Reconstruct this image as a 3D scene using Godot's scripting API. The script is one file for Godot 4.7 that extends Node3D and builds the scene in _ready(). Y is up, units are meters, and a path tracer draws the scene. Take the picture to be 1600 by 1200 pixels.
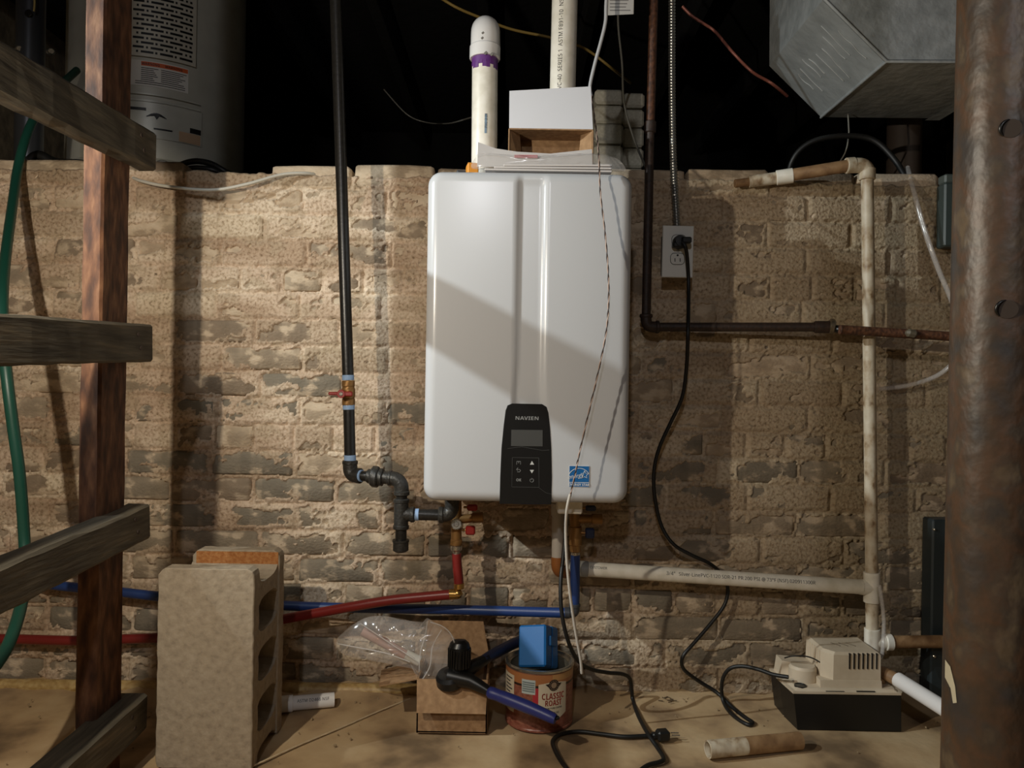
extends Node3D

const F := 1202.0        # focal length in pixels of a 1600 x 1200 frame
const EYE := 0.775       # height of the lens above the floor
const ROLL := 0.0157
const WALL := 1.95       # distance of the brick wall
var names := {}
var mats := {}
var rng := RandomNumberGenerator.new()
var rough_noise: NoiseTexture2D
var fine_noise: NoiseTexture2D

func _ready() -> void:
	# ---------------------------------------------------------------- camera, air, light
	var cam := Camera3D.new()
	cam.name = "camera"
	cam.fov = rad_to_deg(2.0 * atan(600.0 / F))
	cam.near = 0.02
	cam.position = Vector3(0, EYE, 0)
	cam.rotation.z = ROLL
	add_child(cam)
	cam.current = true
	var env := Environment.new()
	env.background_mode = Environment.BG_COLOR
	env.background_color = Color(0, 0, 0)
	env.ambient_light_source = Environment.AMBIENT_SOURCE_DISABLED
	env.tonemap_mode = Environment.TONE_MAPPER_LINEAR
	env.tonemap_exposure = 1.0
	env.sdfgi_enabled = true
	env.ssao_enabled = true
	env.ssil_enabled = true
	var we := WorldEnvironment.new()
	we.name = "environment"
	we.environment = env
	add_child(we)
	lamp(Vector3(-0.712, 1.12, -0.62), Color(1.0, 0.955, 0.875), 0.84, 0.010, "unseen bulb out of view under the top rail of the timber rack, lighting the wall and heater", 0.010, 1.15)  # unseen bulb, placed by the shadows that fall on the wall
	spot(Vector3(-1.60, 1.66, -0.85), Vector3(0.05, 0.88, -1.6), Color(0.95, 0.99, 1.0), 3.3, 30.0, 0.012)  # lamp out of view at left, lights the heater past the top rail
	lamp(Vector3(-0.3, 2.0, 1.5), Color(0.98, 0.98, 1.0), 1.05, 0.03, "added fill bulb behind the viewer, brightening the shaded parts", 0.05, 2.29)  # added fill light behind the camera, lifts the shaded right side
	rng.seed = 7
	make_materials()
	build_room()
	build_brick_wall()
	build_back_things()
	build_rack()
	build_heater()
	build_top_clutter()
	build_gas_pipe()
	build_water_lines()
	build_drain()
	build_right_side()
	build_cords()
	build_floor_things()

# -------------------------------------------------------------------- places
func at(px: float, py: float, d: float) -> Vector3:
	return Vector3(0, EYE, 0) + Vector3((px - 800.0) / F, (600.0 - py) / F, -1.0).rotated(Vector3(0, 0, 1), ROLL) * d

func level(px: float, py: float, h := 0.0) -> Vector3:
	var v := Vector3((px - 800.0) / F, (600.0 - py) / F, -1.0).rotated(Vector3(0, 0, 1), ROLL)
	return Vector3(0, EYE, 0) + v * ((h - EYE) / v.y)

func run(list: Array) -> PackedVector3Array:
	var p := PackedVector3Array()
	for e in list:
		p.append(at(e[0], e[1], e[2]))
	return p

func smooth(p: PackedVector3Array, n := 6) -> PackedVector3Array:
	var o := PackedVector3Array()
	for i in p.size() - 1:
		var a := p[maxi(i - 1, 0)]
		var d := p[mini(i + 2, p.size() - 1)]
		for k in n:
			o.append(p[i].cubic_interpolate(p[i + 1], a, d, float(k) / n))
	o.append(p[p.size() - 1])
	return o

func bend(a: Vector3, c: Vector3, b: Vector3, r: float, n := 6) -> PackedVector3Array:
	var u := (a - c).normalized()
	var v := (b - c).normalized()
	var o := PackedVector3Array()
	var s := c + u * r
	var e := c + v * r
	if a.distance_to(s) > 0.001:
		o.append(a)
	for k in n + 1:
		var t := float(k) / n
		o.append(s.lerp(c, t).lerp(c.lerp(e, t), t))
	if b.distance_to(e) > 0.001:
		o.append(b)
	return o

# -------------------------------------------------------------------- nodes
func numbered(called: String, parent: Node) -> String:
	var key := str(parent.get_instance_id()) + called
	names[key] = names.get(key, -1) + 1
	return called if names[key] == 0 else "%s_%03d" % [called, names[key]]

func thing(called: String, label: String, category: String, base: Vector3, group := "") -> Node3D:
	var o := Node3D.new()
	o.name = numbered(called, self)
	o.position = base
	add_child(o)
	tag(o, label, category, group)
	return o

func tag(o: Node, label: String, category: String, group := "", kind := "") -> void:
	o.set_meta("label", label)
	o.set_meta("category", category)
	if group:
		o.set_meta("group", group)
	if kind:
		o.set_meta("kind", kind)

func part(parent: Node3D, called: String, st: Variant, m: Material, label := "") -> MeshInstance3D:
	var o := MeshInstance3D.new()
	o.name = numbered(called, parent)
	o.mesh = done(st) if st is SurfaceTool else st
	o.material_override = m
	if parent != self and not parent is MeshInstance3D:
		o.position = -parent.position
	if label:
		o.set_meta("label", label)
	parent.add_child(o)
	return o

func solo(called: String, st: Variant, m: Material, label: String, category: String, group := "") -> MeshInstance3D:
	var o := part(self, called, st, m)
	tag(o, label, category, group)
	return o

func done(st: SurfaceTool) -> ArrayMesh:
	st.generate_normals()
	st.index()
	return st.commit()

func spot(p: Vector3, aim: Vector3, c: Color, energy: float, half: float, soft: float) -> void:
	var o := thing("unseen_spot_lamp", "unseen lamp out of view at far left, placed to light the white heater", "lamp", p)
	var d := (aim - p).normalized()
	var g := fresh()
	lathe(g, p - d * 0.012, d, [[0.0, -0.008], [0.012, 0.0], [0.016, 0.006], [0.0, 0.007]], 14, true)
	var m := StandardMaterial3D.new()
	m.emission_enabled = true
	m.emission = c
	m.emission_energy_multiplier = 3.0
	part(o, "lamp_face", g, m)
	var s := fresh()
	lathe(s, p - d * 0.06, d, [[0.0, 0.0], [0.02, 0.0], [0.028, 0.03], [0.06, 0.075], [0.0585, 0.075], [0.026, 0.03], [0.0, 0.028]], 24)
	part(o, "shade", s, plain(Color8(150, 150, 150), 0.4, 0.6))
	var w := fresh()
	tube(w, [p - d * 0.05, p - d * 0.05 + Vector3(0, 0.05, 0), Vector3(p.x - d.x * 0.05, 2.29, p.z - d.z * 0.05)], 0.004, 6)
	part(o, "flex", w, plain(Color8(40, 38, 36), 0.5))
	var l := SpotLight3D.new()
	l.name = "unseen_spot"
	l.light_color = c
	l.light_energy = energy
	l.spot_range = 12.0
	l.spot_attenuation = 2.0
	l.spot_angle = half
	l.spot_angle_attenuation = 1.0
	l.light_size = soft
	l.shadow_enabled = true
	o.add_child(l)
	l.look_at_from_position(p, aim, Vector3.UP)

func lamp(p: Vector3, c: Color, energy: float, r: float, label: String, soft: float, hook: float) -> void:
	var o := thing("unseen_bulb", label, "lamp", p)
	var g := fresh()
	lathe(g, p, Vector3.UP, [[0.0, -r], [r * 0.7, -r * 0.7], [r, 0.0], [r * 0.7, r * 0.7], [r * 0.4, r * 1.3]], 14, true)
	var m := StandardMaterial3D.new()
	m.albedo_color = Color(1, 1, 1)
	m.emission_enabled = true
	m.emission = c
	m.emission_energy_multiplier = 3.0
	part(o, "bulb_glass", g, m)
	var s := fresh()
	lathe(s, p, Vector3.UP, [[0.0, r * 1.3], [r * 0.6, r * 1.3], [r * 0.6, r * 2.6], [0.0, r * 2.6]], 12)
	part(o, "socket", s, plain(Color8(40, 38, 36), 0.5))
	var w := fresh()
	tube(w, [p + Vector3(0, r * 2.4, 0), Vector3(p.x, hook, p.z)], 0.003, 6)
	part(o, "flex", w, plain(Color8(40, 38, 36), 0.5))
	var l := OmniLight3D.new()
	l.name = "bulb_light"
	l.light_color = c
	l.light_energy = energy
	l.omni_range = 12.0
	l.omni_attenuation = 2.0
	l.light_size = soft
	l.shadow_enabled = true
	o.add_child(l)

# -------------------------------------------------------------------- shapes
func fresh() -> SurfaceTool:
	var st := SurfaceTool.new()
	st.begin(Mesh.PRIMITIVE_TRIANGLES)
	st.set_smooth_group(-1)
	return st

func tri(st: SurfaceTool, a: Vector3, b: Vector3, c: Vector3) -> void:   # counter-clockwise from outside
	st.add_vertex(a)
	st.add_vertex(c)
	st.add_vertex(b)

func quad(st: SurfaceTool, a: Vector3, b: Vector3, c: Vector3, d: Vector3) -> void:
	tri(st, a, b, c)
	tri(st, a, c, d)

func oquad(st: SurfaceTool, a: Vector3, b: Vector3, c: Vector3, d: Vector3, inside: Vector3) -> void:
	if (b - a).cross(c - a).dot((a + b + c + d) / 4.0 - inside) < 0.0:
		quad(st, d, c, b, a)
	else:
		quad(st, a, b, c, d)

func box(st: SurfaceTool, c: Vector3, s: Vector3, bev := 0.002, turn := Basis()) -> void:
	var h := s / 2.0
	bev = minf(bev, minf(h.x, minf(h.y, h.z)) * 0.9)
	var p := {}
	for sx in [-1, 1]:
		for sy in [-1, 1]:
			for sz in [-1, 1]:
				var k := Vector3(sx, sy, sz)
				for ax in 3:
					var v := h - Vector3.ONE * bev
					v[ax] = h[ax]
					p[[sx, sy, sz, ax]] = c + turn * (v * k)
	for ax in 3:
		var b1 := (ax + 1) % 3
		var b2 := (ax + 2) % 3
		for s0 in [-1, 1]:
			var q := []
			for e in [[-1, -1], [1, -1], [1, 1], [-1, 1]]:
				var k := [0, 0, 0, ax]
				k[ax] = s0
				k[b1] = e[0]
				k[b2] = e[1]
				q.append(p[k])
			oquad(st, q[0], q[1], q[2], q[3], c)
	if bev <= 0.0:
		return
	for ax in 3:      # edges that run along ax
		var b1 := (ax + 1) % 3
		var b2 := (ax + 2) % 3
		for s1 in [-1, 1]:
			for s2 in [-1, 1]:
				var q := []
				for e in [[-1, b1], [1, b1], [1, b2], [-1, b2]]:
					var k := [0, 0, 0, e[1]]
					k[ax] = e[0]
					k[b1] = s1
					k[b2] = s2
					q.append(p[k])
				oquad(st, q[0], q[1], q[2], q[3], c)
	for sx in [-1, 1]:
		for sy in [-1, 1]:
			for sz in [-1, 1]:
				var a: Vector3 = p[[sx, sy, sz, 0]]
				var b: Vector3 = p[[sx, sy, sz, 1]]
				var d: Vector3 = p[[sx, sy, sz, 2]]
				if (b - a).cross(d - a).dot(a - c) < 0.0:
					tri(st, a, d, b)
				else:
					tri(st, a, b, d)

func side_of(n: Vector3) -> Vector3:
	return (Vector3.RIGHT if absf(n.x) < 0.8 else Vector3.UP).cross(n).normalized()

func tube(st: SurfaceTool, pts: Variant, r: Variant, sides := 12, cap := true) -> void:
	var n: int = pts.size()
	var rings := []
	var u := Vector3.ZERO
	for i in n:
		var d: Vector3 = (pts[mini(i + 1, n - 1)] - pts[maxi(i - 1, 0)]).normalized()
		u = side_of(d) if u == Vector3.ZERO else (u - d * u.dot(d)).normalized()
		var v := d.cross(u)
		var rr: float = r[i] if r is Array else r
		var ring := PackedVector3Array()
		for k in sides:
			var a := TAU * k / sides
			ring.append(pts[i] + (u * cos(a) + v * sin(a)) * rr)
		rings.append(ring)
	st.set_smooth_group(0)
	for i in n - 1:
		for k in sides:
			var j := (k + 1) % sides
			quad(st, rings[i][k], rings[i][j], rings[i + 1][j], rings[i + 1][k])
	st.set_smooth_group(-1)
	if cap:
		for k in sides:
			var j := (k + 1) % sides
			tri(st, pts[0], rings[0][j], rings[0][k])
			tri(st, pts[n - 1], rings[n - 1][k], rings[n - 1][j])

func hollow(st: SurfaceTool, a: Vector3, b: Vector3, r: float, wall: float, sides := 20) -> void:
	var len := a.distance_to(b)
	lathe(st, a, b - a, [[r - wall, len], [r - wall, 0.0], [r, 0.0], [r, len], [r - wall, len]], sides)

func lathe(st: SurfaceTool, o: Vector3, axis: Vector3, prof: Array, sides := 20, soft := false) -> void:
	var n := axis.normalized()
	var u := side_of(n)
	var v := n.cross(u)
	for k in prof.size() - 1:
		st.set_smooth_group(0 if soft else k + 1)
		for i in sides:
			var a0 := TAU * i / sides
			var a1 := TAU * (i + 1) / sides
			if i == sides - 1:
				a1 = 0.0
			var d0 := u * cos(a0) + v * sin(a0)
			var d1 := u * cos(a1) + v * sin(a1)
			var lo: Vector3 = o + n * prof[k][1]
			var hi: Vector3 = o + n * prof[k + 1][1]
			if prof[k][0] < 1e-6:
				tri(st, lo, hi + d1 * prof[k + 1][0], hi + d0 * prof[k + 1][0])
			elif prof[k + 1][0] < 1e-6:
				tri(st, lo + d0 * prof[k][0], lo + d1 * prof[k][0], hi)
			else:
				quad(st, lo + d0 * prof[k][0], lo + d1 * prof[k][0], hi + d1 * prof[k + 1][0], hi + d0 * prof[k + 1][0])
	st.set_smooth_group(-1)

func collar(st: SurfaceTool, a: Vector3, b: Vector3, r: float, bev := 0.0015, sides := 20) -> void:
	var l := a.distance_to(b)
	lathe(st, a, b - a, [[0.0, 0.0], [r - bev, 0.0], [r, bev], [r, l - bev], [r - bev, l], [0.0, l]], sides)

func plate(st: SurfaceTool, poly: PackedVector2Array, z0: float, z1: float, bev := 0.0) -> void:   # outline counter-clockwise from the front, front at z1
	var n := poly.size()
	var inn := PackedVector2Array()
	for i in n:
		var e0 := (poly[i] - poly[(i + n - 1) % n]).normalized()
		var e1 := (poly[(i + 1) % n] - poly[i]).normalized()
		var nn := (Vector2(-e0.y, e0.x) + Vector2(-e1.y, e1.x)).normalized()
		inn.append(poly[i] + nn * bev)
	var t := Geometry2D.triangulate_polygon(inn)
	for i in range(0, t.size(), 3):
		var a := inn[t[i]]
		var b := inn[t[i + 1]]
		var c := inn[t[i + 2]]
		if (b - a).cross(c - a) < 0.0:
			var w := b
			b = c
			c = w
		tri(st, Vector3(a.x, a.y, z1), Vector3(b.x, b.y, z1), Vector3(c.x, c.y, z1))
		tri(st, Vector3(a.x, a.y, z0), Vector3(c.x, c.y, z0), Vector3(b.x, b.y, z0))
	for i in n:
		var j := (i + 1) % n
		if bev > 0.0:
			quad(st, Vector3(poly[i].x, poly[i].y, z1 - bev), Vector3(poly[j].x, poly[j].y, z1 - bev), Vector3(inn[j].x, inn[j].y, z1), Vector3(inn[i].x, inn[i].y, z1))
			quad(st, Vector3(poly[i].x, poly[i].y, z0), Vector3(poly[j].x, poly[j].y, z0), Vector3(poly[j].x, poly[j].y, z1 - bev), Vector3(poly[i].x, poly[i].y, z1 - bev))
		else:
			quad(st, Vector3(poly[i].x, poly[i].y, z0), Vector3(poly[j].x, poly[j].y, z0), Vector3(poly[j].x, poly[j].y, z1), Vector3(poly[i].x, poly[i].y, z1))

func outline(list: Array, d: float) -> PackedVector2Array:
	var o := PackedVector2Array()
	for e in list:
		var p := at(e[0], e[1], d)
		o.append(Vector2(p.x, p.y))
	return o

func rounded(c: Vector2, w: float, h: float, r: float, n := 5) -> PackedVector2Array:
	var o := PackedVector2Array()
	for q in [[1, 1, 0.0], [-1, 1, PI / 2], [-1, -1, PI], [1, -1, PI * 1.5]]:
		for k in n:
			var a: float = q[2] + PI / 2 * k / (n - 1)
			o.append(c + Vector2(q[0] * (w / 2 - r), q[1] * (h / 2 - r)) + Vector2(cos(a), sin(a)) * r)
	return o

func patch(st: SurfaceTool, c: Vector3, r: float, a0: float, a1: float, y0: float, y1: float, n := 8) -> void:   # a piece of an upright cylinder, angles from +z towards +x
	st.set_smooth_group(0)
	for i in n:
		var b0 := lerpf(a0, a1, float(i) / n)
		var b1 := lerpf(a0, a1, float(i + 1) / n)
		var p := c + Vector3(sin(b0) * r, 0, cos(b0) * r)
		var q := c + Vector3(sin(b1) * r, 0, cos(b1) * r)
		quad(st, p + Vector3(0, y0, 0), q + Vector3(0, y0, 0), q + Vector3(0, y1, 0), p + Vector3(0, y1, 0))
	st.set_smooth_group(-1)

func wrap_plate(st: SurfaceTool, poly: PackedVector2Array, c: Vector3, r: float, a: float) -> void:   # flat outline laid on an upright cylinder
	var t := Geometry2D.triangulate_polygon(poly)
	for i in range(0, t.size(), 3):
		var v := []
		for k in 3:
			var p := poly[t[i + k]]
			v.append(c + Vector3(sin(a + p.x / r) * r, p.y, cos(a + p.x / r) * r))
		if (v[1] - v[0]).cross(v[2] - v[0]).dot(Vector3(sin(a), 0, cos(a))) < 0.0:
			tri(st, v[0], v[2], v[1])
		else:
			tri(st, v[0], v[1], v[2])

func lettering(words: String, high: float, x: Transform3D, bold := false, r := 0.0, shear := 0.0, wide := 1.0) -> ArrayMesh:
	var tm := TextMesh.new()
	var f := SystemFont.new()
	f.font_names = PackedStringArray(["Droid Sans"])
	f.font_weight = 700 if bold else 400
	tm.font = f
	tm.font_size = 48
	tm.pixel_size = high / 35.0
	tm.depth = 0.0006
	tm.curve_step = 2.0
	tm.text = words
	var a: Array = tm.surface_get_arrays(0)
	var v: PackedVector3Array = a[Mesh.ARRAY_VERTEX]
	var n: PackedVector3Array = a[Mesh.ARRAY_NORMAL]
	for i in v.size():
		var p := v[i]
		p.x = p.x * wide + p.y * shear
		if r > 0.0:      # bent round an upright cylinder
			p = Vector3(sin(p.x / r) * (r + p.z), p.y, cos(p.x / r) * (r + p.z) - r)
		elif r < 0.0:    # laid along the front of a pipe
			p = Vector3(p.x, sin(p.y / -r) * (-r + p.z), cos(p.y / -r) * (-r + p.z) + r)
		v[i] = x * p
		n[i] = (x.basis * n[i]).normalized()
	a[Mesh.ARRAY_VERTEX] = v
	a[Mesh.ARRAY_NORMAL] = n
	a[Mesh.ARRAY_TANGENT] = null
	var m := ArrayMesh.new()
	m.add_surface_from_arrays(Mesh.PRIMITIVE_TRIANGLES, a)
	return m

# -------------------------------------------------------------------- materials
func plain(c: Color, rough := 0.6, metal := 0.0, spec := 0.5) -> StandardMaterial3D:
	var key := [c, rough, metal, spec]
	if mats.has(key):
		return mats[key]
	var m := StandardMaterial3D.new()
	m.albedo_color = c
	m.roughness = rough
	m.metallic = metal
	m.metallic_specular = spec
	mats[key] = m
	return m

func noise_tex(freq: float, stops: Array, seed := 1, kind := FastNoiseLite.TYPE_SIMPLEX_SMOOTH, size := 512, oct := 5) -> NoiseTexture2D:
	var n := FastNoiseLite.new()
	n.seed = seed
	n.noise_type = kind
	n.frequency = freq
	n.fractal_octaves = oct
	var t := NoiseTexture2D.new()
	t.width = size
	t.height = size
	t.seamless = true
	t.noise = n
	if stops.size():
		var g := Gradient.new()
		g.offsets = PackedFloat32Array(stops.map(func(s): return s[0]))
		g.colors = PackedColorArray(stops.map(func(s): return s[1]))
		t.color_ramp = g
	return t

func grained(stops: Array, scale: Vector3, freq := 0.012, rough := 0.85, relief := 0.1, seed := 1, metal := 0.0, local := false) -> StandardMaterial3D:
	var m := StandardMaterial3D.new()
	m.albedo_texture = noise_tex(freq, stops, seed)
	m.roughness = rough
	m.metallic = metal
	m.uv1_triplanar = true
	m.uv1_world_triplanar = not local
	m.uv1_scale = scale
	if relief > 0.0:
		m.heightmap_enabled = true
		m.heightmap_texture = rough_noise
		m.heightmap_scale = relief
	return m

func make_materials() -> void:
	rough_noise = noise_tex(0.03, [], 5)
	fine_noise = noise_tex(0.09, [], 6, FastNoiseLite.TYPE_SIMPLEX_SMOOTH, 512, 4)
	mats.pvc = grained([[0.25, Color8(218, 212, 196)], [0.5, Color8(230, 224, 210)], [0.8, Color8(236, 231, 219)]], Vector3(4, 4, 4), 0.01, 0.38, 0.0, 3)
	mats.old_pvc = grained([[0.15, Color8(124, 98, 70)], [0.32, Color8(176, 156, 128)], [0.5, Color8(198, 185, 162)], [0.85, Color8(212, 202, 182)]], Vector3(3, 2.0, 3), 0.018, 0.5, 0.03, 12)
	mats.tan_pipe = grained([[0.2, Color8(112, 82, 54)], [0.5, Color8(138, 106, 72)], [0.8, Color8(160, 128, 92)]], Vector3(3, 3, 3), 0.015, 0.6, 0.02, 13)
	mats.iron = grained([[0.2, Color8(26, 25, 24)], [0.8, Color8(38, 37, 35)]], Vector3(9, 9, 9), 0.02, 0.34, 0.01, 14)
	mats.cast_iron = grained([[0.2, Color8(34, 33, 31)], [0.8, Color8(54, 52, 48)]], Vector3(9, 9, 9), 0.03, 0.42, 0.06, 15)
	mats.rust = grained([[0.2, Color8(58, 36, 24)], [0.5, Color8(86, 54, 36)], [0.8, Color8(112, 74, 50)]], Vector3(7, 5, 7), 0.025, 0.6, 0.05, 16)
	mats.dark_rust = grained([[0.2, Color8(40, 30, 24)], [0.8, Color8(64, 46, 36)]], Vector3(7, 5, 7), 0.025, 0.6, 0.05, 17)
	mats.column = grained([[0.2, Color8(54, 51, 50)], [0.4, Color8(68, 54, 41)], [0.55, Color8(84, 61, 43)], [0.7, Color8(70, 60, 50)], [0.85, Color8(98, 85, 66)]], Vector3(3.4, 2.2, 3.4), 0.012, 0.45, 0.10, 18)
	mats.tape = plain(Color8(140, 168, 204), 0.6)
	mats.brass = plain(Color8(150, 112, 66), 0.42, 0.55)
	mats.red_handle = plain(Color8(140, 26, 20), 0.45)
	mats.navy = plain(Color8(24, 36, 66), 0.5)
	mats.chrome = plain(Color8(200, 196, 186), 0.22, 0.9)
	mats.red_pex = plain(Color8(116, 30, 27), 0.38)
	mats.blue_pex = plain(Color8(29, 55, 108), 0.40)
	mats.rubber = plain(Color8(18, 18, 17), 0.5)
	mats.black = plain(Color8(14, 14, 14), 0.35)
	mats.ink = plain(Color8(58, 56, 56), 0.8)
	mats.card = grained([[0.2, Color8(140, 108, 76)], [0.8, Color8(166, 132, 96)]], Vector3(5, 5, 5), 0.02, 0.9, 0.02, 21)
	mats.block = grained([[0.10, Color8(140, 127, 108)], [0.3, Color8(152, 138, 118)], [0.6, Color8(159, 145, 124)], [0.9, Color8(167, 153, 133)]], Vector3(3, 3, 3), 0.03, 0.95, 0.12, 22)
	mats.white = plain(Color8(226, 224, 222), 0.22)
	mats.label = plain(Color8(214, 212, 206), 0.6)
	mats.clear = film(0.16)
	mats.sheet = grained([[0.2, Color8(150, 155, 156)], [0.8, Color8(174, 179, 180)]], Vector3(2, 2, 2), 0.012, 0.5, 0.14, 25, 0.15)

func film(a: float, rough := 0.14) -> StandardMaterial3D:
	var m := StandardMaterial3D.new()
	m.transparency = BaseMaterial3D.TRANSPARENCY_ALPHA
	m.albedo_color = Color(0.86, 0.84, 0.82, a)
	m.roughness = rough
	return m

# -------------------------------------------------------------------- the room
func struct(called: String, st: Variant, m: Material, label: String, category: String) -> MeshInstance3D:
	var o := solo(called, st, m, label, category)
	o.set_meta("kind", "structure")
	return o

func build_room() -> void:
	# floor: trowelled concrete with a sunken grain
	var n := FastNoiseLite.new()
	n.seed = 3
	n.frequency = 1.6
	n.fractal_octaves = 4
	var st := fresh()
	st.set_smooth_group(0)
	var nx := 90
	var nz := 60
	var hgt := func(x: float, z: float) -> Vector3:
		var h := n.get_noise_2d(x, z) * 0.006 - 0.004
		h += maxf(0.0, -z - 1.84) * maxf(0.0, n.get_noise_2d(x * 6.0, z * 6.0) * 0.25 + 0.10)
		return Vector3(x, h, z)
	for i in nx:
		for k in nz:
			var x0 := -1.8 + 4.2 * i / nx
			var x1 := -1.8 + 4.2 * (i + 1) / nx
			var z0 := 0.1 - 2.08 * pow(float(k) / nz, 0.6)
			var z1 := 0.1 - 2.08 * pow(float(k + 1) / nz, 0.6)
			quad(st, hgt.call(x0, z0), hgt.call(x1, z0), hgt.call(x1, z1), hgt.call(x0, z1))
	st.set_smooth_group(-1)
	for r in [[-2.2, 2.8, 2.2, 0.1], [-2.2, -1.8, 0.1, -1.98], [2.4, 2.8, 0.1, -1.98]]:
		quad(st, Vector3(r[0], -0.004, r[2]), Vector3(r[1], -0.004, r[2]), Vector3(r[1], -0.004, r[3]), Vector3(r[0], -0.004, r[3]))
	box(st, Vector3(0.3, -0.12, 0.1), Vector3(5.4, 0.16, 4.6), 0.0)
	var fm := grained([[0.1, Color8(120, 98, 72)], [0.4, Color8(168, 140, 104)], [0.6, Color8(184, 156, 117)], [0.9, Color8(194, 168, 130)]], Vector3(1.1, 1.1, 1.1), 0.008, 0.8, 0.12, 31)
	var fl := struct("floor", st, fm, "dusty tan concrete floor with worn patches and grit", "floor")
	var seam := fresh()
	var s := PackedVector3Array()
	for e in [[395, 1197], [470, 1163], [540, 1134], [590, 1112], [640, 1092]]:
		s.append(level(e[0], e[1], 0.0))
	tube(seam, smooth(s, 4), 0.0022, 6)
	part(fl, "screed_ridge", seam, grained([[0.2, Color8(184, 164, 130)], [0.8, Color8(204, 184, 150)]], Vector3(9, 9, 9)))
	var dark := grained([[0.2, Color8(9, 8, 7)], [0.8, Color8(16, 14, 12)]], Vector3(1, 1, 1), 0.02, 0.95, 0.3, 33)  # near-black colour stands in for the lack of light in the crawl space
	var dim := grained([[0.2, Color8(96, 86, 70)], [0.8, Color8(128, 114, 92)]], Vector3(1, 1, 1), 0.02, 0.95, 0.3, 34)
	for w in [["wall_left", Vector3(-2.25, 1.1, -1.4), Vector3(0.1, 2.6, 7.4), "plain cellar wall on the left side"], ["wall_right", Vector3(2.85, 1.1, -1.4), Vector3(0.1, 2.6, 7.4), "plain cellar wall on the right side"], ["wall_front", Vector3(0.3, 1.1, 2.25), Vector3(5.0, 2.6, 0.1), "plain cellar wall behind the viewer"], ["wall_far", Vector3(0.3, 1.1, -5.05), Vector3(5.0, 2.6, 0.1), "far wall of the crawl space, coloured near black as unlit"]]:
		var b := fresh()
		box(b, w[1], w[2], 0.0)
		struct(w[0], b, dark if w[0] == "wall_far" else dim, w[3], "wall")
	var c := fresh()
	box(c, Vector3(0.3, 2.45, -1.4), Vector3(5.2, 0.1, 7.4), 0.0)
	var ceil := struct("ceiling", c, dark, "underside of the floor boards above, coloured near black as unlit", "ceiling")
	for i in 11:
		var j := fresh()
		box(j, Vector3(-1.9 + i * 0.44, 2.35, -1.4), Vector3(0.045, 0.14, 7.2), 0.003)
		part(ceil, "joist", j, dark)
	# the raised earth behind the low wall
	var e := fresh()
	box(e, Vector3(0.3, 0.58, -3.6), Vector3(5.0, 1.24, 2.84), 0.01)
	struct("trim_1", e, dark, "raised earth of the crawl space behind the brick wall, coloured near black as unlit", "earth bank")

func wall_top(x: float) -> float:
	return 1.298 + 0.004 * sin(x * 5.0)

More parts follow.
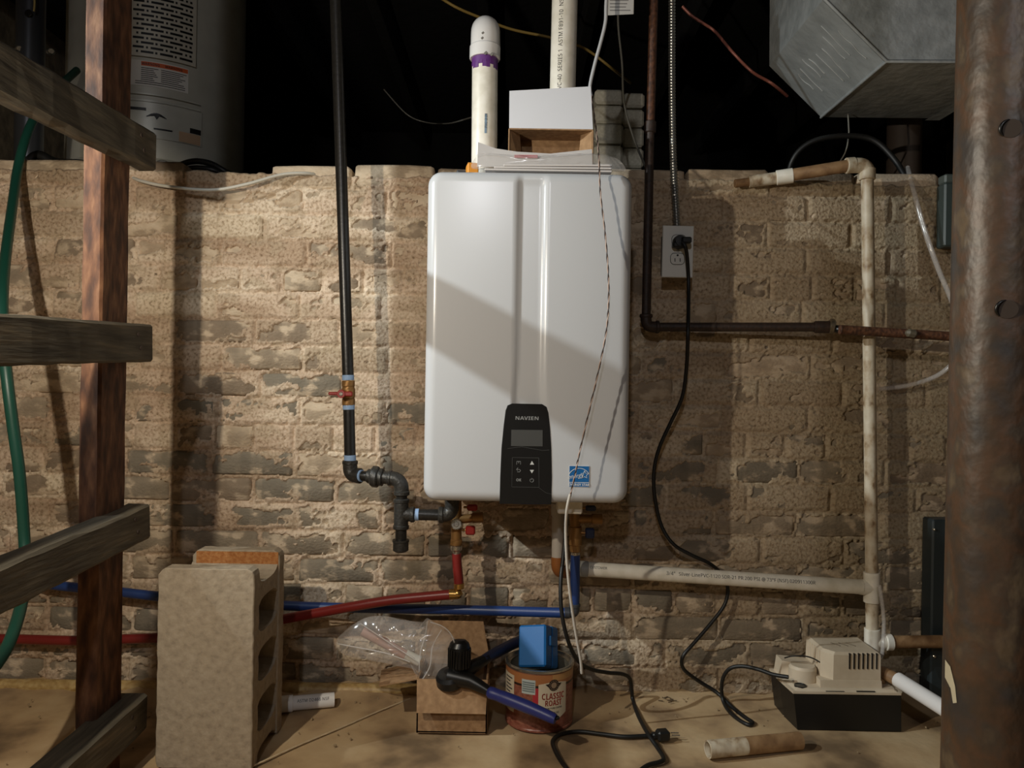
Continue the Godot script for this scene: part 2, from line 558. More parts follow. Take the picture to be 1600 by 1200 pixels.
func build_brick_wall() -> void:
	var wash_n := FastNoiseLite.new()
	wash_n.seed = 21
	wash_n.frequency = 7.0
	wash_n.fractal_octaves = 4
	var fine := FastNoiseLite.new()
	fine.seed = 9
	fine.frequency = 46.0
	fine.fractal_octaves = 4
	var tone := FastNoiseLite.new()
	tone.seed = 4
	tone.frequency = 3.0
	tone.fractal_octaves = 3
	const X0 := -1.50
	const X1 := 1.52
	var core := fresh()
	box(core, Vector3(0.3, 0.62, -2.085), Vector3(4.98, 1.32, 0.20), 0.004)
	var mud := grained([[0.10, Color8(150, 138, 122)], [0.26, Color8(206, 196, 182)], [0.5, Color8(236, 230, 221)], [0.9, Color8(253, 250, 244)]], Vector3(2.6, 2.6, 2.6), 0.07, 0.95, 0.16, 41)
	mud.heightmap_texture = fine_noise
	mud.vertex_color_use_as_albedo = true
	var wall := struct("wall_back", core, grained([[0.2, Color8(150, 132, 108)], [0.8, Color8(178, 158, 132)]], Vector3(3, 3, 3), 0.03, 0.95, 0.2, 42), "low limewashed brick wall with worn grey-brown bricks and smeared mortar", "wall")
	# bricks
	const PITCH := 0.0668
	var variants := []
	for v in 12:
		variants.append(brick_mesh(v))
	var brick_mats := []
	for v in 7:
		var bare := [Color8(138, 125, 106), Color8(128, 118, 102), Color8(146, 130, 109), Color8(139, 122, 102), Color8(162, 143, 119), Color8(174, 153, 128), Color8(188, 167, 141)][v] as Color
		var cut := [0.60, 0.66, 0.58, 0.62, 0.52, 0.46, 0.40][v] as float
		brick_mats.append(grained([[0.0, bare.darkened(0.12)], [cut - 0.06, bare], [cut + 0.10, Color8(194, 174, 148)], [1.0, Color8(208, 190, 165)]], Vector3(1.8, 2.8, 1.8), 0.014, 0.95, 0.16, 50 + v))
		brick_mats[v].heightmap_texture = fine_noise
	var rows := []
	for k in 20:
		var y := 0.028 + k * PITCH
		var list := []
		var header := k % 6 == 3
		var len := 0.104 if header else 0.212
		var x := X0 + (0.106 if k % 2 else 0.0) + rng.randf_range(-0.02, 0.02) - 0.1
		while x < X1:
			var l := len + rng.randf_range(-0.006, 0.006)
			list.append([x, x + l - 0.011])
			if x > X0 - 0.02 and x + l < X1 + 0.02 and not (k == 19 and rng.randf() < 0.12):
				var b := MeshInstance3D.new()
				b.name = numbered("brick", wall)
				b.mesh = variants[rng.randi() % 12]
				var high := y / 1.3
				var dice := rng.randf()
				b.material_override = brick_mats[clampi(int(dice * 4.0 + (high - 0.35) * 4.5), 0, 6)]
				b.position = Vector3(x + l / 2 - 0.005, y + (rng.randf_range(-0.006, 0.003) if k == 19 else rng.randf_range(-0.0015, 0.0015)), -WALL + rng.randf_range(-0.0015, 0.002))
				b.scale = Vector3((l - 0.011) / 0.2, 1, 1)
				b.rotation.z = rng.randf_range(-0.006, 0.006)
				wall.add_child(b)
			x += l
		rows.append(list)
	# mortar and limewash smeared between and over the bricks
	var st := fresh()
	st.set_smooth_group(0)
	const NX := 600
	const NY := 262
	var pts := PackedVector3Array()
	var cols := PackedColorArray()
	var lot := PackedFloat32Array()
	for i in 997:
		lot.append(rng.randf())
	for j in NY + 3:
		for i in NX + 1:
			var x := lerpf(X0, X1, float(i) / NX)
			var top := wall_top(x) + fine.get_noise_2d(x * 0.5, 3.0) * 0.008
			var y := lerpf(-0.03, top, minf(1.0, float(j) / NY))
			var kk := clampi(int(floor((y + 0.0055) / PITCH)), 0, 19)
			var yc := 0.028 + kk * PITCH
			var e := 0.0285 - absf(y - yc)
			var which := kk * 31
			for b in rows[kk]:
				which += 1
				if x < b[1] + 0.0055:
					e = minf(e, minf(x - b[0], b[1] - x))
					break
			var chance := lot[(which * 17) % 997]
			var c := wash_n.get_noise_2d(x * 0.7, y * 1.5) * 1.5
			c += (y / 1.3 - 0.48) * 0.95 + fine.get_noise_2d(x, y) * 0.42 + (chance - 0.5) * 0.8
			c += maxf(0.0, 1.0 - e / 0.010) * 0.5 + clampf((x - 0.2) * 0.6, 0.0, 0.3)
			var h: float
			if e < 0.0:
				h = -0.0032 + fine.get_noise_2d(x * 0.5, y) * 0.0045
			else:
				h = lerpf(-0.011, 0.0028, smoothstep(-0.07, 0.07, c)) + fine.get_noise_2d(x, y) * 0.0014
			var z := -WALL + h
			if j > NY:
				z = -WALL - 0.012 - 0.2 * (j - NY - 1)
				y += 0.004
			pts.append(Vector3(x, y, z))
			var t := tone.get_noise_2d(x * 0.6, y * 2.2)
			var base := Color8(216, 196, 176).lerp(Color8(186, 163, 141), smoothstep(-0.15, 0.5, t)).lerp(Color8(238, 226, 207), smoothstep(0.12, 0.45, -t) * 0.6)
			base = base.lerp(Color8(172, 161, 137), clampf((x - 0.1) * 0.9, 0.0, 0.75))
			var odd := lot[(which * 29 + 5) % 997]
			if e > -0.002:
				base = base.lerp(Color8(160, 142, 120), maxf(0.0, odd - 0.55) * 1.3)
				base = base.lerp(Color8(240, 230, 208), maxf(0.0, 0.14 - odd) * 5.0)
			var d := tone.get_noise_2d(x * 3.0 + 9.0, y * 6.0)
			base = base.lerp(Color8(182, 165, 142), smoothstep(0.05, 0.4, d) * 0.55)
			cols.append(base.srgb_to_linear())
	var arr := []
	arr.resize(Mesh.ARRAY_MAX)
	var w := NX + 1
	var idx := PackedInt32Array()
	for j in NY + 2:
		for i in NX:
			var a := j * w + i
			idx.append_array([a, a + w + 1, a + 1, a, a + w, a + w + 1])
	var nrm := PackedVector3Array()
	nrm.resize(pts.size())
	for j in NY + 3:
		for i in w:
			var a := j * w + i
			var dx := pts[j * w + mini(i + 1, NX)] - pts[j * w + maxi(i - 1, 0)]
			var dy := pts[mini(j + 1, NY + 2) * w + i] - pts[maxi(j - 1, 0) * w + i]
			nrm[a] = dx.cross(dy).normalized()
	arr[Mesh.ARRAY_VERTEX] = pts
	arr[Mesh.ARRAY_NORMAL] = nrm
	arr[Mesh.ARRAY_COLOR] = cols
	arr[Mesh.ARRAY_INDEX] = idx
	var am := ArrayMesh.new()
	am.add_surface_from_arrays(Mesh.PRIMITIVE_TRIANGLES, arr)
	part(wall, "mortar", am, mud)

func brick_mesh(seed: int) -> ArrayMesh:
	var r := RandomNumberGenerator.new()
	r.seed = 100 + seed
	var st := fresh()
	st.set_smooth_group(0)
	var xs := [-0.1, -0.092, -0.03, 0.035, 0.093, 0.1]
	var ys := [-0.0285, -0.023, 0.0225, 0.0285]
	var g := []
	for j in 4:
		var row := []
		for i in 6:
			var edge: bool = i == 0 or i == 5 or j == 0 or j == 3
			var corner: bool = (i == 0 or i == 5) and (j == 0 or j == 3)
			var q := Vector3(xs[i] + r.randf_range(-0.0022, 0.0022), ys[j] + r.randf_range(-0.0018, 0.0018), r.randf_range(-0.0012, 0.0012))
			if edge:
				q.z -= 0.005
			if corner:
				q.x *= 0.985
				q.y *= 0.92
			row.append(q)
		g.append(row)
	for j in 3:
		for i in 5:
			quad(st, g[j][i], g[j][i + 1], g[j + 1][i + 1], g[j + 1][i])
	var ring := [g[0][0], g[0][1], g[0][2], g[0][3], g[0][4], g[0][5], g[1][5], g[2][5], g[3][5], g[3][4], g[3][3], g[3][2], g[3][1], g[3][0], g[2][0], g[1][0]]
	for k in ring.size():
		var a: Vector3 = ring[k]
		var b: Vector3 = ring[(k + 1) % ring.size()]
		quad(st, Vector3(a.x, a.y, -0.05), Vector3(b.x, b.y, -0.05), b, a)
	return done(st)

# -------------------------------------------------------------------- behind the wall and overhead
func build_back_things() -> void:
	# storage water heater
	var c := Vector3(-1.279, 1.475, -2.75)
	var r := 0.29
	var ang := func(px: float) -> float:
		var d := 2.46
		var a := 0.0
		for i in 6:
			a = asin(clampf(((px - 800.0) / F * d - c.x) / r, -0.99, 0.99))
			d = 2.75 - r * cos(a)
		return a
	var yy := func(px: float, py: float) -> float:
		var a: float = ang.call(px)
		return at(px, py, 2.75 - r * cos(a)).y - c.y
	var t := thing("water_heater", "tall grey tank water heater with slotted grille standing behind the brick wall", "water heater", c)
	var m := grained([[0.2, Color8(178, 177, 166)], [0.8, Color8(190, 189, 178)]], Vector3(2, 2, 2), 0.01, 0.34, 0.0, 61, 0.1)
	var st := fresh()
	lathe(st, c, Vector3.UP, [[0.0, 0.0], [r - 0.012, 0.0], [r, 0.012], [r, 0.80]], 64)
	part(t, "tank", st, m)
	st = fresh()
	lathe(st, c - Vector3(0, 0.28, 0), Vector3.UP, [[0.0, 0.0], [0.22, 0.0], [0.22, 0.28], [0.0, 0.28]], 32)
	part(t, "stand", st, mats.black)
	st = fresh()
	patch(st, c, r + 0.006, ang.call(172), ang.call(297), yy.call(247, 92), 0.62, 16)
	for e in [[172, 174], [295, 297]]:
		patch(st, c, r + 0.009, ang.call(e[0]), ang.call(e[1]), yy.call(247, 92), 0.62, 2)
	patch(st, c, r + 0.009, ang.call(172), ang.call(297), yy.call(247, 94), yy.call(247, 92), 16)
	var grille := part(t, "grille", st, grained([[0.2, Color8(190, 186, 172)], [0.8, Color8(200, 196, 182)]], Vector3(2, 2, 2), 0.01, 0.4, 0.0, 62, 0.1))
	st = fresh()
	for row in 14:
		var y: float = yy.call(247, 86.5 - row * 7.1)
		var h: float = 0.0036
		var cells := [[205.4, 208.4], [212.5, 232], [234.6, 238], [242, 262], [264.5, 267.5], [272, 292]] if row % 2 == 0 else [[200, 217], [220.5, 223.5], [227.5, 247], [250.5, 253.5], [257, 276.5], [280.5, 283.5], [287, 290.5]]
		for e in cells:
			patch(st, c, r + 0.0068, ang.call(e[0]), ang.call(e[1]), y - h, y + h, 3)
	part(grille, "vent_slots", st, mats.black).set_meta("kind", "stuff")
	st = fresh()
	patch(st, c, r + 0.0015, ang.call(196), ang.call(287), yy.call(247, 138), yy.call(247, 99), 12)
	var lab := part(t, "warning_label", st, mats.label)
	st = fresh()
	patch(st, c, r + 0.002, ang.call(213), ang.call(286), yy.call(247, 107), yy.call(247, 100.5), 10)
	part(lab, "orange_header", st, plain(Color8(206, 92, 40), 0.6))
	st = fresh()
	for k in 7:
		var y: float = yy.call(247, 110.5 + k * 3.0)
		patch(st, c, r + 0.002, ang.call(213), ang.call(240 - (k * 7) % 9), y - 0.0012, y + 0.0012, 4)
		patch(st, c, r + 0.002, ang.call(244), ang.call(284 - (k * 5) % 13), y - 0.0012, y + 0.0012, 6)
	for k in 2:
		var y: float = yy.call(247, 131.5 + k * 3.2)
		patch(st, c, r + 0.002, ang.call(204), ang.call(282), y - 0.0012, y + 0.0012, 8)
	part(lab, "printed_lines", st, mats.ink)
	for e in [[222, "▲ WARNING"], [258, "▲ WARNING"]]:
		var a: float = ang.call(e[0] + 6)
		var x := Transform3D(Basis(Vector3.UP, a), c + Vector3(sin(a) * (r + 0.002), yy.call(247, 103.8), cos(a) * (r + 0.002)))
		part(lab, "lettering", lettering("WARNING", 0.008, x, true, r), mats.black)
	st = fresh()
	for e in [[150, 152.5], [160, 163]]:
		patch(st, c, r + 0.008, ang.call(150), ang.call(305), yy.call(247, e[1]), yy.call(247, e[0]), 14)
	patch(st, c, r + 0.004, ang.call(150), ang.call(310), yy.call(247, 218), yy.call(247, 163), 14)
	var door := part(t, "burner_door", st, grained([[0.2, Color8(188, 188, 178)], [0.8, Color8(204, 204, 194)]], Vector3(2, 2, 2), 0.01, 0.28, 0.0, 63, 0.25))
	st = fresh()
	patch(st, c, r + 0.0052, ang.call(196), ang.call(222), yy.call(247, 177), yy.call(247, 172.5), 4)
	part(door, "slot", st, mats.black)
	st = fresh()
	var eye := PackedVector2Array()
	for k in 9:
		eye.append(Vector2(-0.03 + 0.0075 * k, 0.014 * sin(PI * k / 8)))
	for k in range(8, -1, -1):
		eye.append(Vector2(-0.03 + 0.0075 * k + 0.001, 0.006 * sin(PI * k / 8) * (1 if k != 4 else -1) - 0.002))
	wrap_plate(st, eye, c + Vector3(0, yy.call(238, 184), 0), r + 0.0055, ang.call(238))
	part(door, "sight_hole", st, mats.black)
	st = fresh()
	patch(st, c, r + 0.0052, ang.call(234), ang.call(263), yy.call(247, 204.5), yy.call(247, 202), 5)
	part(door, "slot", st, mats.black)
	st = fresh()
	patch(st, c, r + 0.0052, ang.call(290), ang.call(308), yy.call(247, 200), yy.call(247, 192), 5)
	part(door, "slot", st, mats.black)
	st = fresh()
	patch(st, c, r + 0.006, ang.call(273), ang.call(307), yy.call(247, 217), yy.call(247, 201), 5)
	part(door, "tan_tag", st, plain(Color8(186, 156, 126), 0.7))
	st = fresh()
	var a0: float = ang.call(246)
	var out := Vector3(sin(a0), 0, cos(a0))
	collar(st, c + out * (r - 0.05) + Vector3(0.005, -0.025, 0), c + out * (r + 0.05) + Vector3(0.005, -0.025, 0), 0.02)
	collar(st, c + out * (r + 0.02) + Vector3(0.005, -0.025, 0), c + out * (r + 0.03) + Vector3(0.005, -0.025, 0), 0.026)
	part(t, "drain_valve", st, mats.chrome)

	# grey steel post at far left
	var b := Vector3(at(47, 100, 2.3).x, 1.2, -2.3)
	t = thing("steel_post", "dark grey round steel post rising behind the wall at far left", "post", b)
	st = fresh()
	collar(st, b, Vector3(b.x, 2.28, b.z), 0.039, 0.001, 24)
	part(t, "tube", st, plain(Color8(70, 72, 76), 0.3, 0.6))
	for e in [[45, 21, 2.262], [0, 0, 0]]:
		if e[2] > 0:
			var p := at(e[0], e[1], e[2])
			st = fresh()
			collar(st, p, p + Vector3(0, 0, 0.004), 0.011)
			part(t, "pin_hole", st, mats.black)
	for e in [[76, 82], [27, 78]]:
		var p := at(e[0], e[1], 2.28)
		st = fresh()
		collar(st, p, p + Vector3(0.016, 0.0, 0.008), 0.009)
		collar(st, p + Vector3(0.010, 0, 0.01), p + Vector3(0.02, -0.004, 0.02), 0.008)
		part(t, "bolt", st, mats.chrome)
	st = fresh()
	tube(st, smooth(run([[52, -20, 2.25], [54, 2, 2.25], [53, 18, 2.255]])), 0.003, 6)
	solo("yellow_wire", st, plain(Color8(150, 130, 70), 0.5), "short yellow wire hanging in front of the dark steel post", "wire")
	st = fresh()
	tube(st, smooth(run([[-10, 262, 2.08], [36, 258, 2.07], [60, 244, 2.07], [88, 256, 2.07], [124, 258, 2.05], [150, 262, 2.1]])), 0.015, 10)
	solo("black_tubing", st, mats.rubber, "thick black tubing lying along the wall top at far left", "tubing")
	st = fresh()
	tube(st, smooth(run([[262, 272, 2.10], [282, 258, 2.07], [305, 252, 2.06], [330, 256, 2.05], [352, 268, 2.05], [368, 275, 2.08]])), 0.008, 8)
	tube(st, smooth(run([[275, 270, 2.05], [300, 263, 2.03], [330, 265, 2.02], [352, 274, 2.04]])), 0.008, 8)
	solo("black_cable_bundle", st, mats.rubber, "black cable bundle lying on the wall top under the tank heater", "cable")
	st = fresh()
	tube(st, smooth(run([[196, 270, 2.0], [215, 281, 1.936], [260, 291, 1.915], [330, 297, 1.905], [385, 288, 1.905], [440, 273, 1.925], [480, 271, 1.94], [503, 276, 1.97], [520, 282, 2.0]])), 0.0042, 8)
	solo("white_cable", st, plain(Color8(190, 186, 174), 0.5), "white round cable sagging over the top edge of the brick wall", "cable")

	# block pier
	b = Vector3(at(970, 200, 2.75).x, 1.2, -2.75)
	t = thing("block_pier", "grey masonry pier of stacked blocks behind the right top of the white heater", "pier", b)
	var ys := [1.2]
	var pier_m := grained([[0.2, Color8(196, 190, 170)], [0.8, Color8(214, 208, 190)]], Vector3(4, 4, 4), 0.04, 0.95, 0.1, 64)
	for e in [258, 225, 193, 163, 138]:
		ys.append(at(970, e, 2.62).y)
	for k in 5:
		for e in [[929, 974], [976, 1009]]:
			var x0 := at(e[0], 200, 2.62).x
			var x1 := at(e[1], 200, 2.62).x
			st = fresh()
			var off := rng.randf_range(-0.006, 0.006) - (0.03 if e[0] > 950 else 0.0)
			box(st, Vector3((x0 + x1) / 2, (ys[k] + ys[k + 1]) / 2, -2.72 + off), Vector3(x1 - x0, ys[k + 1] - ys[k] - 0.005, 0.2), 0.008)
			part(t, "block", st, pier_m)

	# cables overhead
	st = fresh()
	tube(st, smooth(run([[670, -14, 2.05], [690, -2, 2.1], [718, 14, 2.12], [757, 30, 2.15], [800, 46, 2.18], [857, 58, 2.2], [900, 70, 2.22], [925, 83, 2.24], [960, 110, 2.28], [985, 130, 2.6]])), 0.0042, 6)
	solo("yellow_cable", st, plain(Color8(128, 106, 52), 0.5), "thin yellow cable crossing the dark behind both white vent pipes", "cable")
	st = fresh()
	tube(st, smooth(run([[600, 140, 2.6], [635, 178, 2.55], [665, 191, 2.55], [700, 193, 2.3], [735, 184, 2.0], [757, 178, 1.84]])), 0.0022, 6)
	solo("grey_wire", st, plain(Color8(96, 94, 88), 0.5), "faint thin grey wire sagging in the dark left of the vent pipe", "wire")
	st = fresh()
	tube(st, smooth(run([[1066, 10, 2.2], [1080, 24, 2.2], [1098, 36, 2.2], [1118, 50, 2.2], [1145, 82, 2.15], [1175, 112, 2.15], [1205, 130, 2.1], [1230, 150, 2.15]])), 0.0042, 8)
	solo("copper_wire", st, plain(Color8(150, 90, 76), 0.4, 0.2), "reddish copper coloured wire sloping down towards the grey duct", "wire")
	st = fresh()
	tube(st, smooth(run([[966, -10, 2.3], [966, 40, 2.3], [972, 100, 2.3], [975, 160, 2.3], [988, 210, 2.3], [1004, 250, 2.28], [1018, 280, 2.25]])), 0.0034, 6)
	solo("grey_wire", st, plain(Color8(104, 102, 94), 0.5), "thin grey wire hanging straight in front of the block pier", "wire")

	# duct
	b = Vector3(at(1490, 0, 1.9).x, 1.45, -1.93)
	t = thing("sheet_metal_duct", "large grey sheet metal duct with chamfered lower edge hanging at upper right", "duct", b)
	var poly := outline([[1385, 95], [1606, 97], [1700, -2], [1700, -200], [1287, -200], [1287, -2]], 1.75)
	for i in [3, 4]:
		poly[i].y = 2.28
	st = fresh()
	plate(st, poly, -2.12, -1.75, 0.003)
	part(t, "body", st, mats.sheet)
	st = fresh()
	var q0 := poly[0] + Vector2(0.0, -0.001)
	var q5 := poly[5]
	tube(st, [Vector3(q5.x, q5.y, -1.75), Vector3(q0.x, q0.y, -1.75), Vector3(poly[1].x, poly[1].y, -1.75)], 0.004, 6)
	tube(st, [Vector3(q0.x, q0.y, -1.75), Vector3(q0.x, q0.y, -2.12)], 0.004, 6)
	part(t, "folded_seam", st, mats.sheet)
	st = fresh()
	for k in 9:
		var nn := Vector2(-(q0 - q5).y, (q0 - q5).x).normalized() * -0.0005
		var u0 := rng.randf_range(0.05, 0.45)
		var u1 := u0 + rng.randf_range(0.2, 0.5)
		var zz := -1.79 - 0.033 * k + rng.randf_range(-0.01, 0.01)
		var line := PackedVector3Array()
		for i in 5:
			var f := q5.lerp(q0, lerpf(u0, u1, i / 4.0)) + nn
			line.append(Vector3(f.x, f.y, zz + rng.randf_range(-0.004, 0.004)))
		tube(st, smooth(line, 3), 0.0014, 5)
	part(t, "sealant_streaks", st, plain(Color8(170, 173, 172), 0.5, 0.1)).set_meta("kind", "stuff")
	st = fresh()
	var e0 := at(1445, 188, 2.13)
	var e1 := at(1510, 150, 1.95)
	quad(st, e0, e0 + Vector3(0.035, 0, 0.01), e1 + Vector3(0.03, 0, 0.01), e1)
	quad(st, e1, e1 + Vector3(0.03, -0.003, 0.01), e0 + Vector3(0.035, -0.003, 0.01), e0)
	part(t, "flange", st, mats.sheet)
	st = fresh()
	tube(st, smooth(run([[1325, 178, 2.08], [1326, 195, 2.08], [1326, 213, 2.08], [1320, 240, 2.1], [1300, 270, 2.12]])), 0.0022, 6)
	solo("thin_wire", st, plain(Color8(130, 128, 120), 0.4), "short thin pale wire hanging below the grey duct", "wire")
	st = fresh()
	tube(st, smooth(run([[1228, 310, 2.1], [1236, 256, 2.06], [1262, 225, 2.04], [1310, 213, 2.03], [1362, 218, 2.02], [1398, 250, 2.0], [1422, 290, 1.98], [1440, 320, 2.1]])), 0.0075, 8)
	solo("black_hose", st, mats.rubber, "black hose arching over the wall behind the plastic elbow", "hose")
	st = fresh()
	collar(st, Vector3(at(1413, 200, 2.4).x, 1.2, -2.4), Vector3(at(1413, 200, 2.4).x, 1.75, -2.4), 0.05, 0.002, 24)
	solo("flue_pipe", st, plain(Color8(74, 62, 54), 0.6), "dim brown round flue pipe standing under the duct", "pipe")

# -------------------------------------------------------------------- timber rack and green hose at left
func beam(st: SurfaceTool, a: Vector3, b: Vector3, up: Vector3, half_up: float, half_side: float, jit: float, n := 14) -> void:
	var d := (b - a).normalized()
	var s := d.cross(up).normalized()
	var u := s.cross(d)
	var prof := []
	var c := 0.0045
	for q in [[-1, -1], [1, -1], [1, 1], [-1, 1]]:
		var p := Vector2(q[0] * half_side, q[1] * half_up)
		var p1 := p - Vector2(q[0] * c, 0)
		var p2 := p - Vector2(0, q[1] * c)
		prof.append_array([p1, p2] if q[0] * q[1] < 0 else [p2, p1])
	prof = [prof[1], prof[0], prof[3], prof[2], prof[5], prof[4], prof[7], prof[6]]
	prof.sort_custom(func(x, y): return x.angle() < y.angle())
	var rings := []
	for k in n + 1:
		var c0 := a.lerp(b, float(k) / n)
		var ring := []
		for p in prof:
			var j: Vector2 = p + Vector2(rng.randf_range(-jit, jit), rng.randf_range(-jit, jit))
			ring.append(c0 + s * j.x + u * j.y)
		rings.append(ring)
	for k in n:
		for i in 8:
			var i2 := (i + 1) % 8
			oquad(st, rings[k][i], rings[k][i2], rings[k + 1][i2], rings[k + 1][i], (a.lerp(b, (k + 0.5) / n)))
	for k in [0, n]:
		var m := a if k == 0 else b
		for i in 8:
			var i2 := (i + 1) % 8
			if (k == 0) == ((rings[k][i] - m).cross(rings[k][i2] - m).dot(d) > 0.0):
				tri(st, m, rings[k][i2], rings[k][i])
			else:
				tri(st, m, rings[k][i], rings[k][i2])

func build_rack() -> void:
	var t := thing("timber_rack", "rough brown timber rack with an upright and four weathered rails at left", "rack", Vector3(-0.77, 0, -1.2))
	var red := grained([[0.15, Color8(62, 38, 24)], [0.4, Color8(86, 54, 34)], [0.6, Color8(104, 68, 44)], [0.85, Color8(126, 88, 60)]], Vector3(5, 1.6, 5), 0.014, 0.8, 0.05, 71)
	var grey := grained([[0.15, Color8(72, 66, 55)], [0.45, Color8(88, 81, 68)], [0.7, Color8(98, 90, 75)], [0.9, Color8(116, 104, 84)]], Vector3(7, 7, 0.7), 0.014, 0.85, 0.05, 72)
	var st := fresh()
	beam(st, Vector3(-0.785, 0.0, -1.48), Vector3(-0.785, 2.28, -1.48), Vector3(0, 0, 1), 0.05, 0.0195, 0.0008, 40)
	part(t, "upright", st, red)
	st = fresh()
	beam(st, Vector3(-0.785, 0.0, -0.42), Vector3(-0.785, 2.28, -0.42), Vector3(0, 0, 1), 0.05, 0.0195, 0.0008, 30)
	part(t, "upright", st, red)
	for e in [[63, 150, 209, 266, 0.019], [490, 571, 507, 566, 0.019], [891, 966, 787, 842, 0.024], [1301, 1384, 1084, 1139, 0.03]]:
		var a0 := at(0, e[0], 1.09)
		var a1 := at(0, e[1], 1.09)
		var b0 := at(238, e[2], 1.553)
		var b1 := at(238, e[3], 1.553)
		var a := (a0 + a1) / 2
		var b := (b0 + b1) / 2
		var hu := (absf(a0.y - a1.y) + absf(b0.y - b1.y)) / 4
		a.x = -0.726 - e[4]
		b.x = -0.726 - e[4]
		a += (a - b) * 1.45
		st = fresh()
		beam(st, a, b, Vector3.UP, hu, e[4], 0.0012, 26)
		var rail := part(t, "rail", st, grey)
		st = fresh()
		for k in 2:
			var p := b + Vector3(e[4], -0.012 + 0.026 * k, 0.05 + 0.012 * k)
			collar(st, p, p + Vector3(0.0018, 0, 0), 0.0045, 0.0005, 10)
		part(rail, "nail_head", st, mats.dark_rust)
	st = fresh()
	tube(st, smooth(run([[120, 110, 2.35], [78, 150, 2.15], [52, 188, 2.02], [37, 225, 1.95], [27, 268, 1.90], [21, 310, 1.83], [9, 400, 1.68], [4, 470, 1.58], [6, 540, 1.53], [12, 600, 1.51], [21, 670, 1.51], [31, 745, 1.52], [38, 840, 1.54], [39, 890, 1.52], [34, 940, 1.46], [20, 990, 1.39], [0, 1030, 1.33], [-40, 1078, 1.25], [-90, 1120, 1.2]])), 0.0108, 12)
	solo("garden_hose", st, plain(Color8(24, 70, 58), 0.42), "dark green garden hose hanging down the wall at far left", "hose")

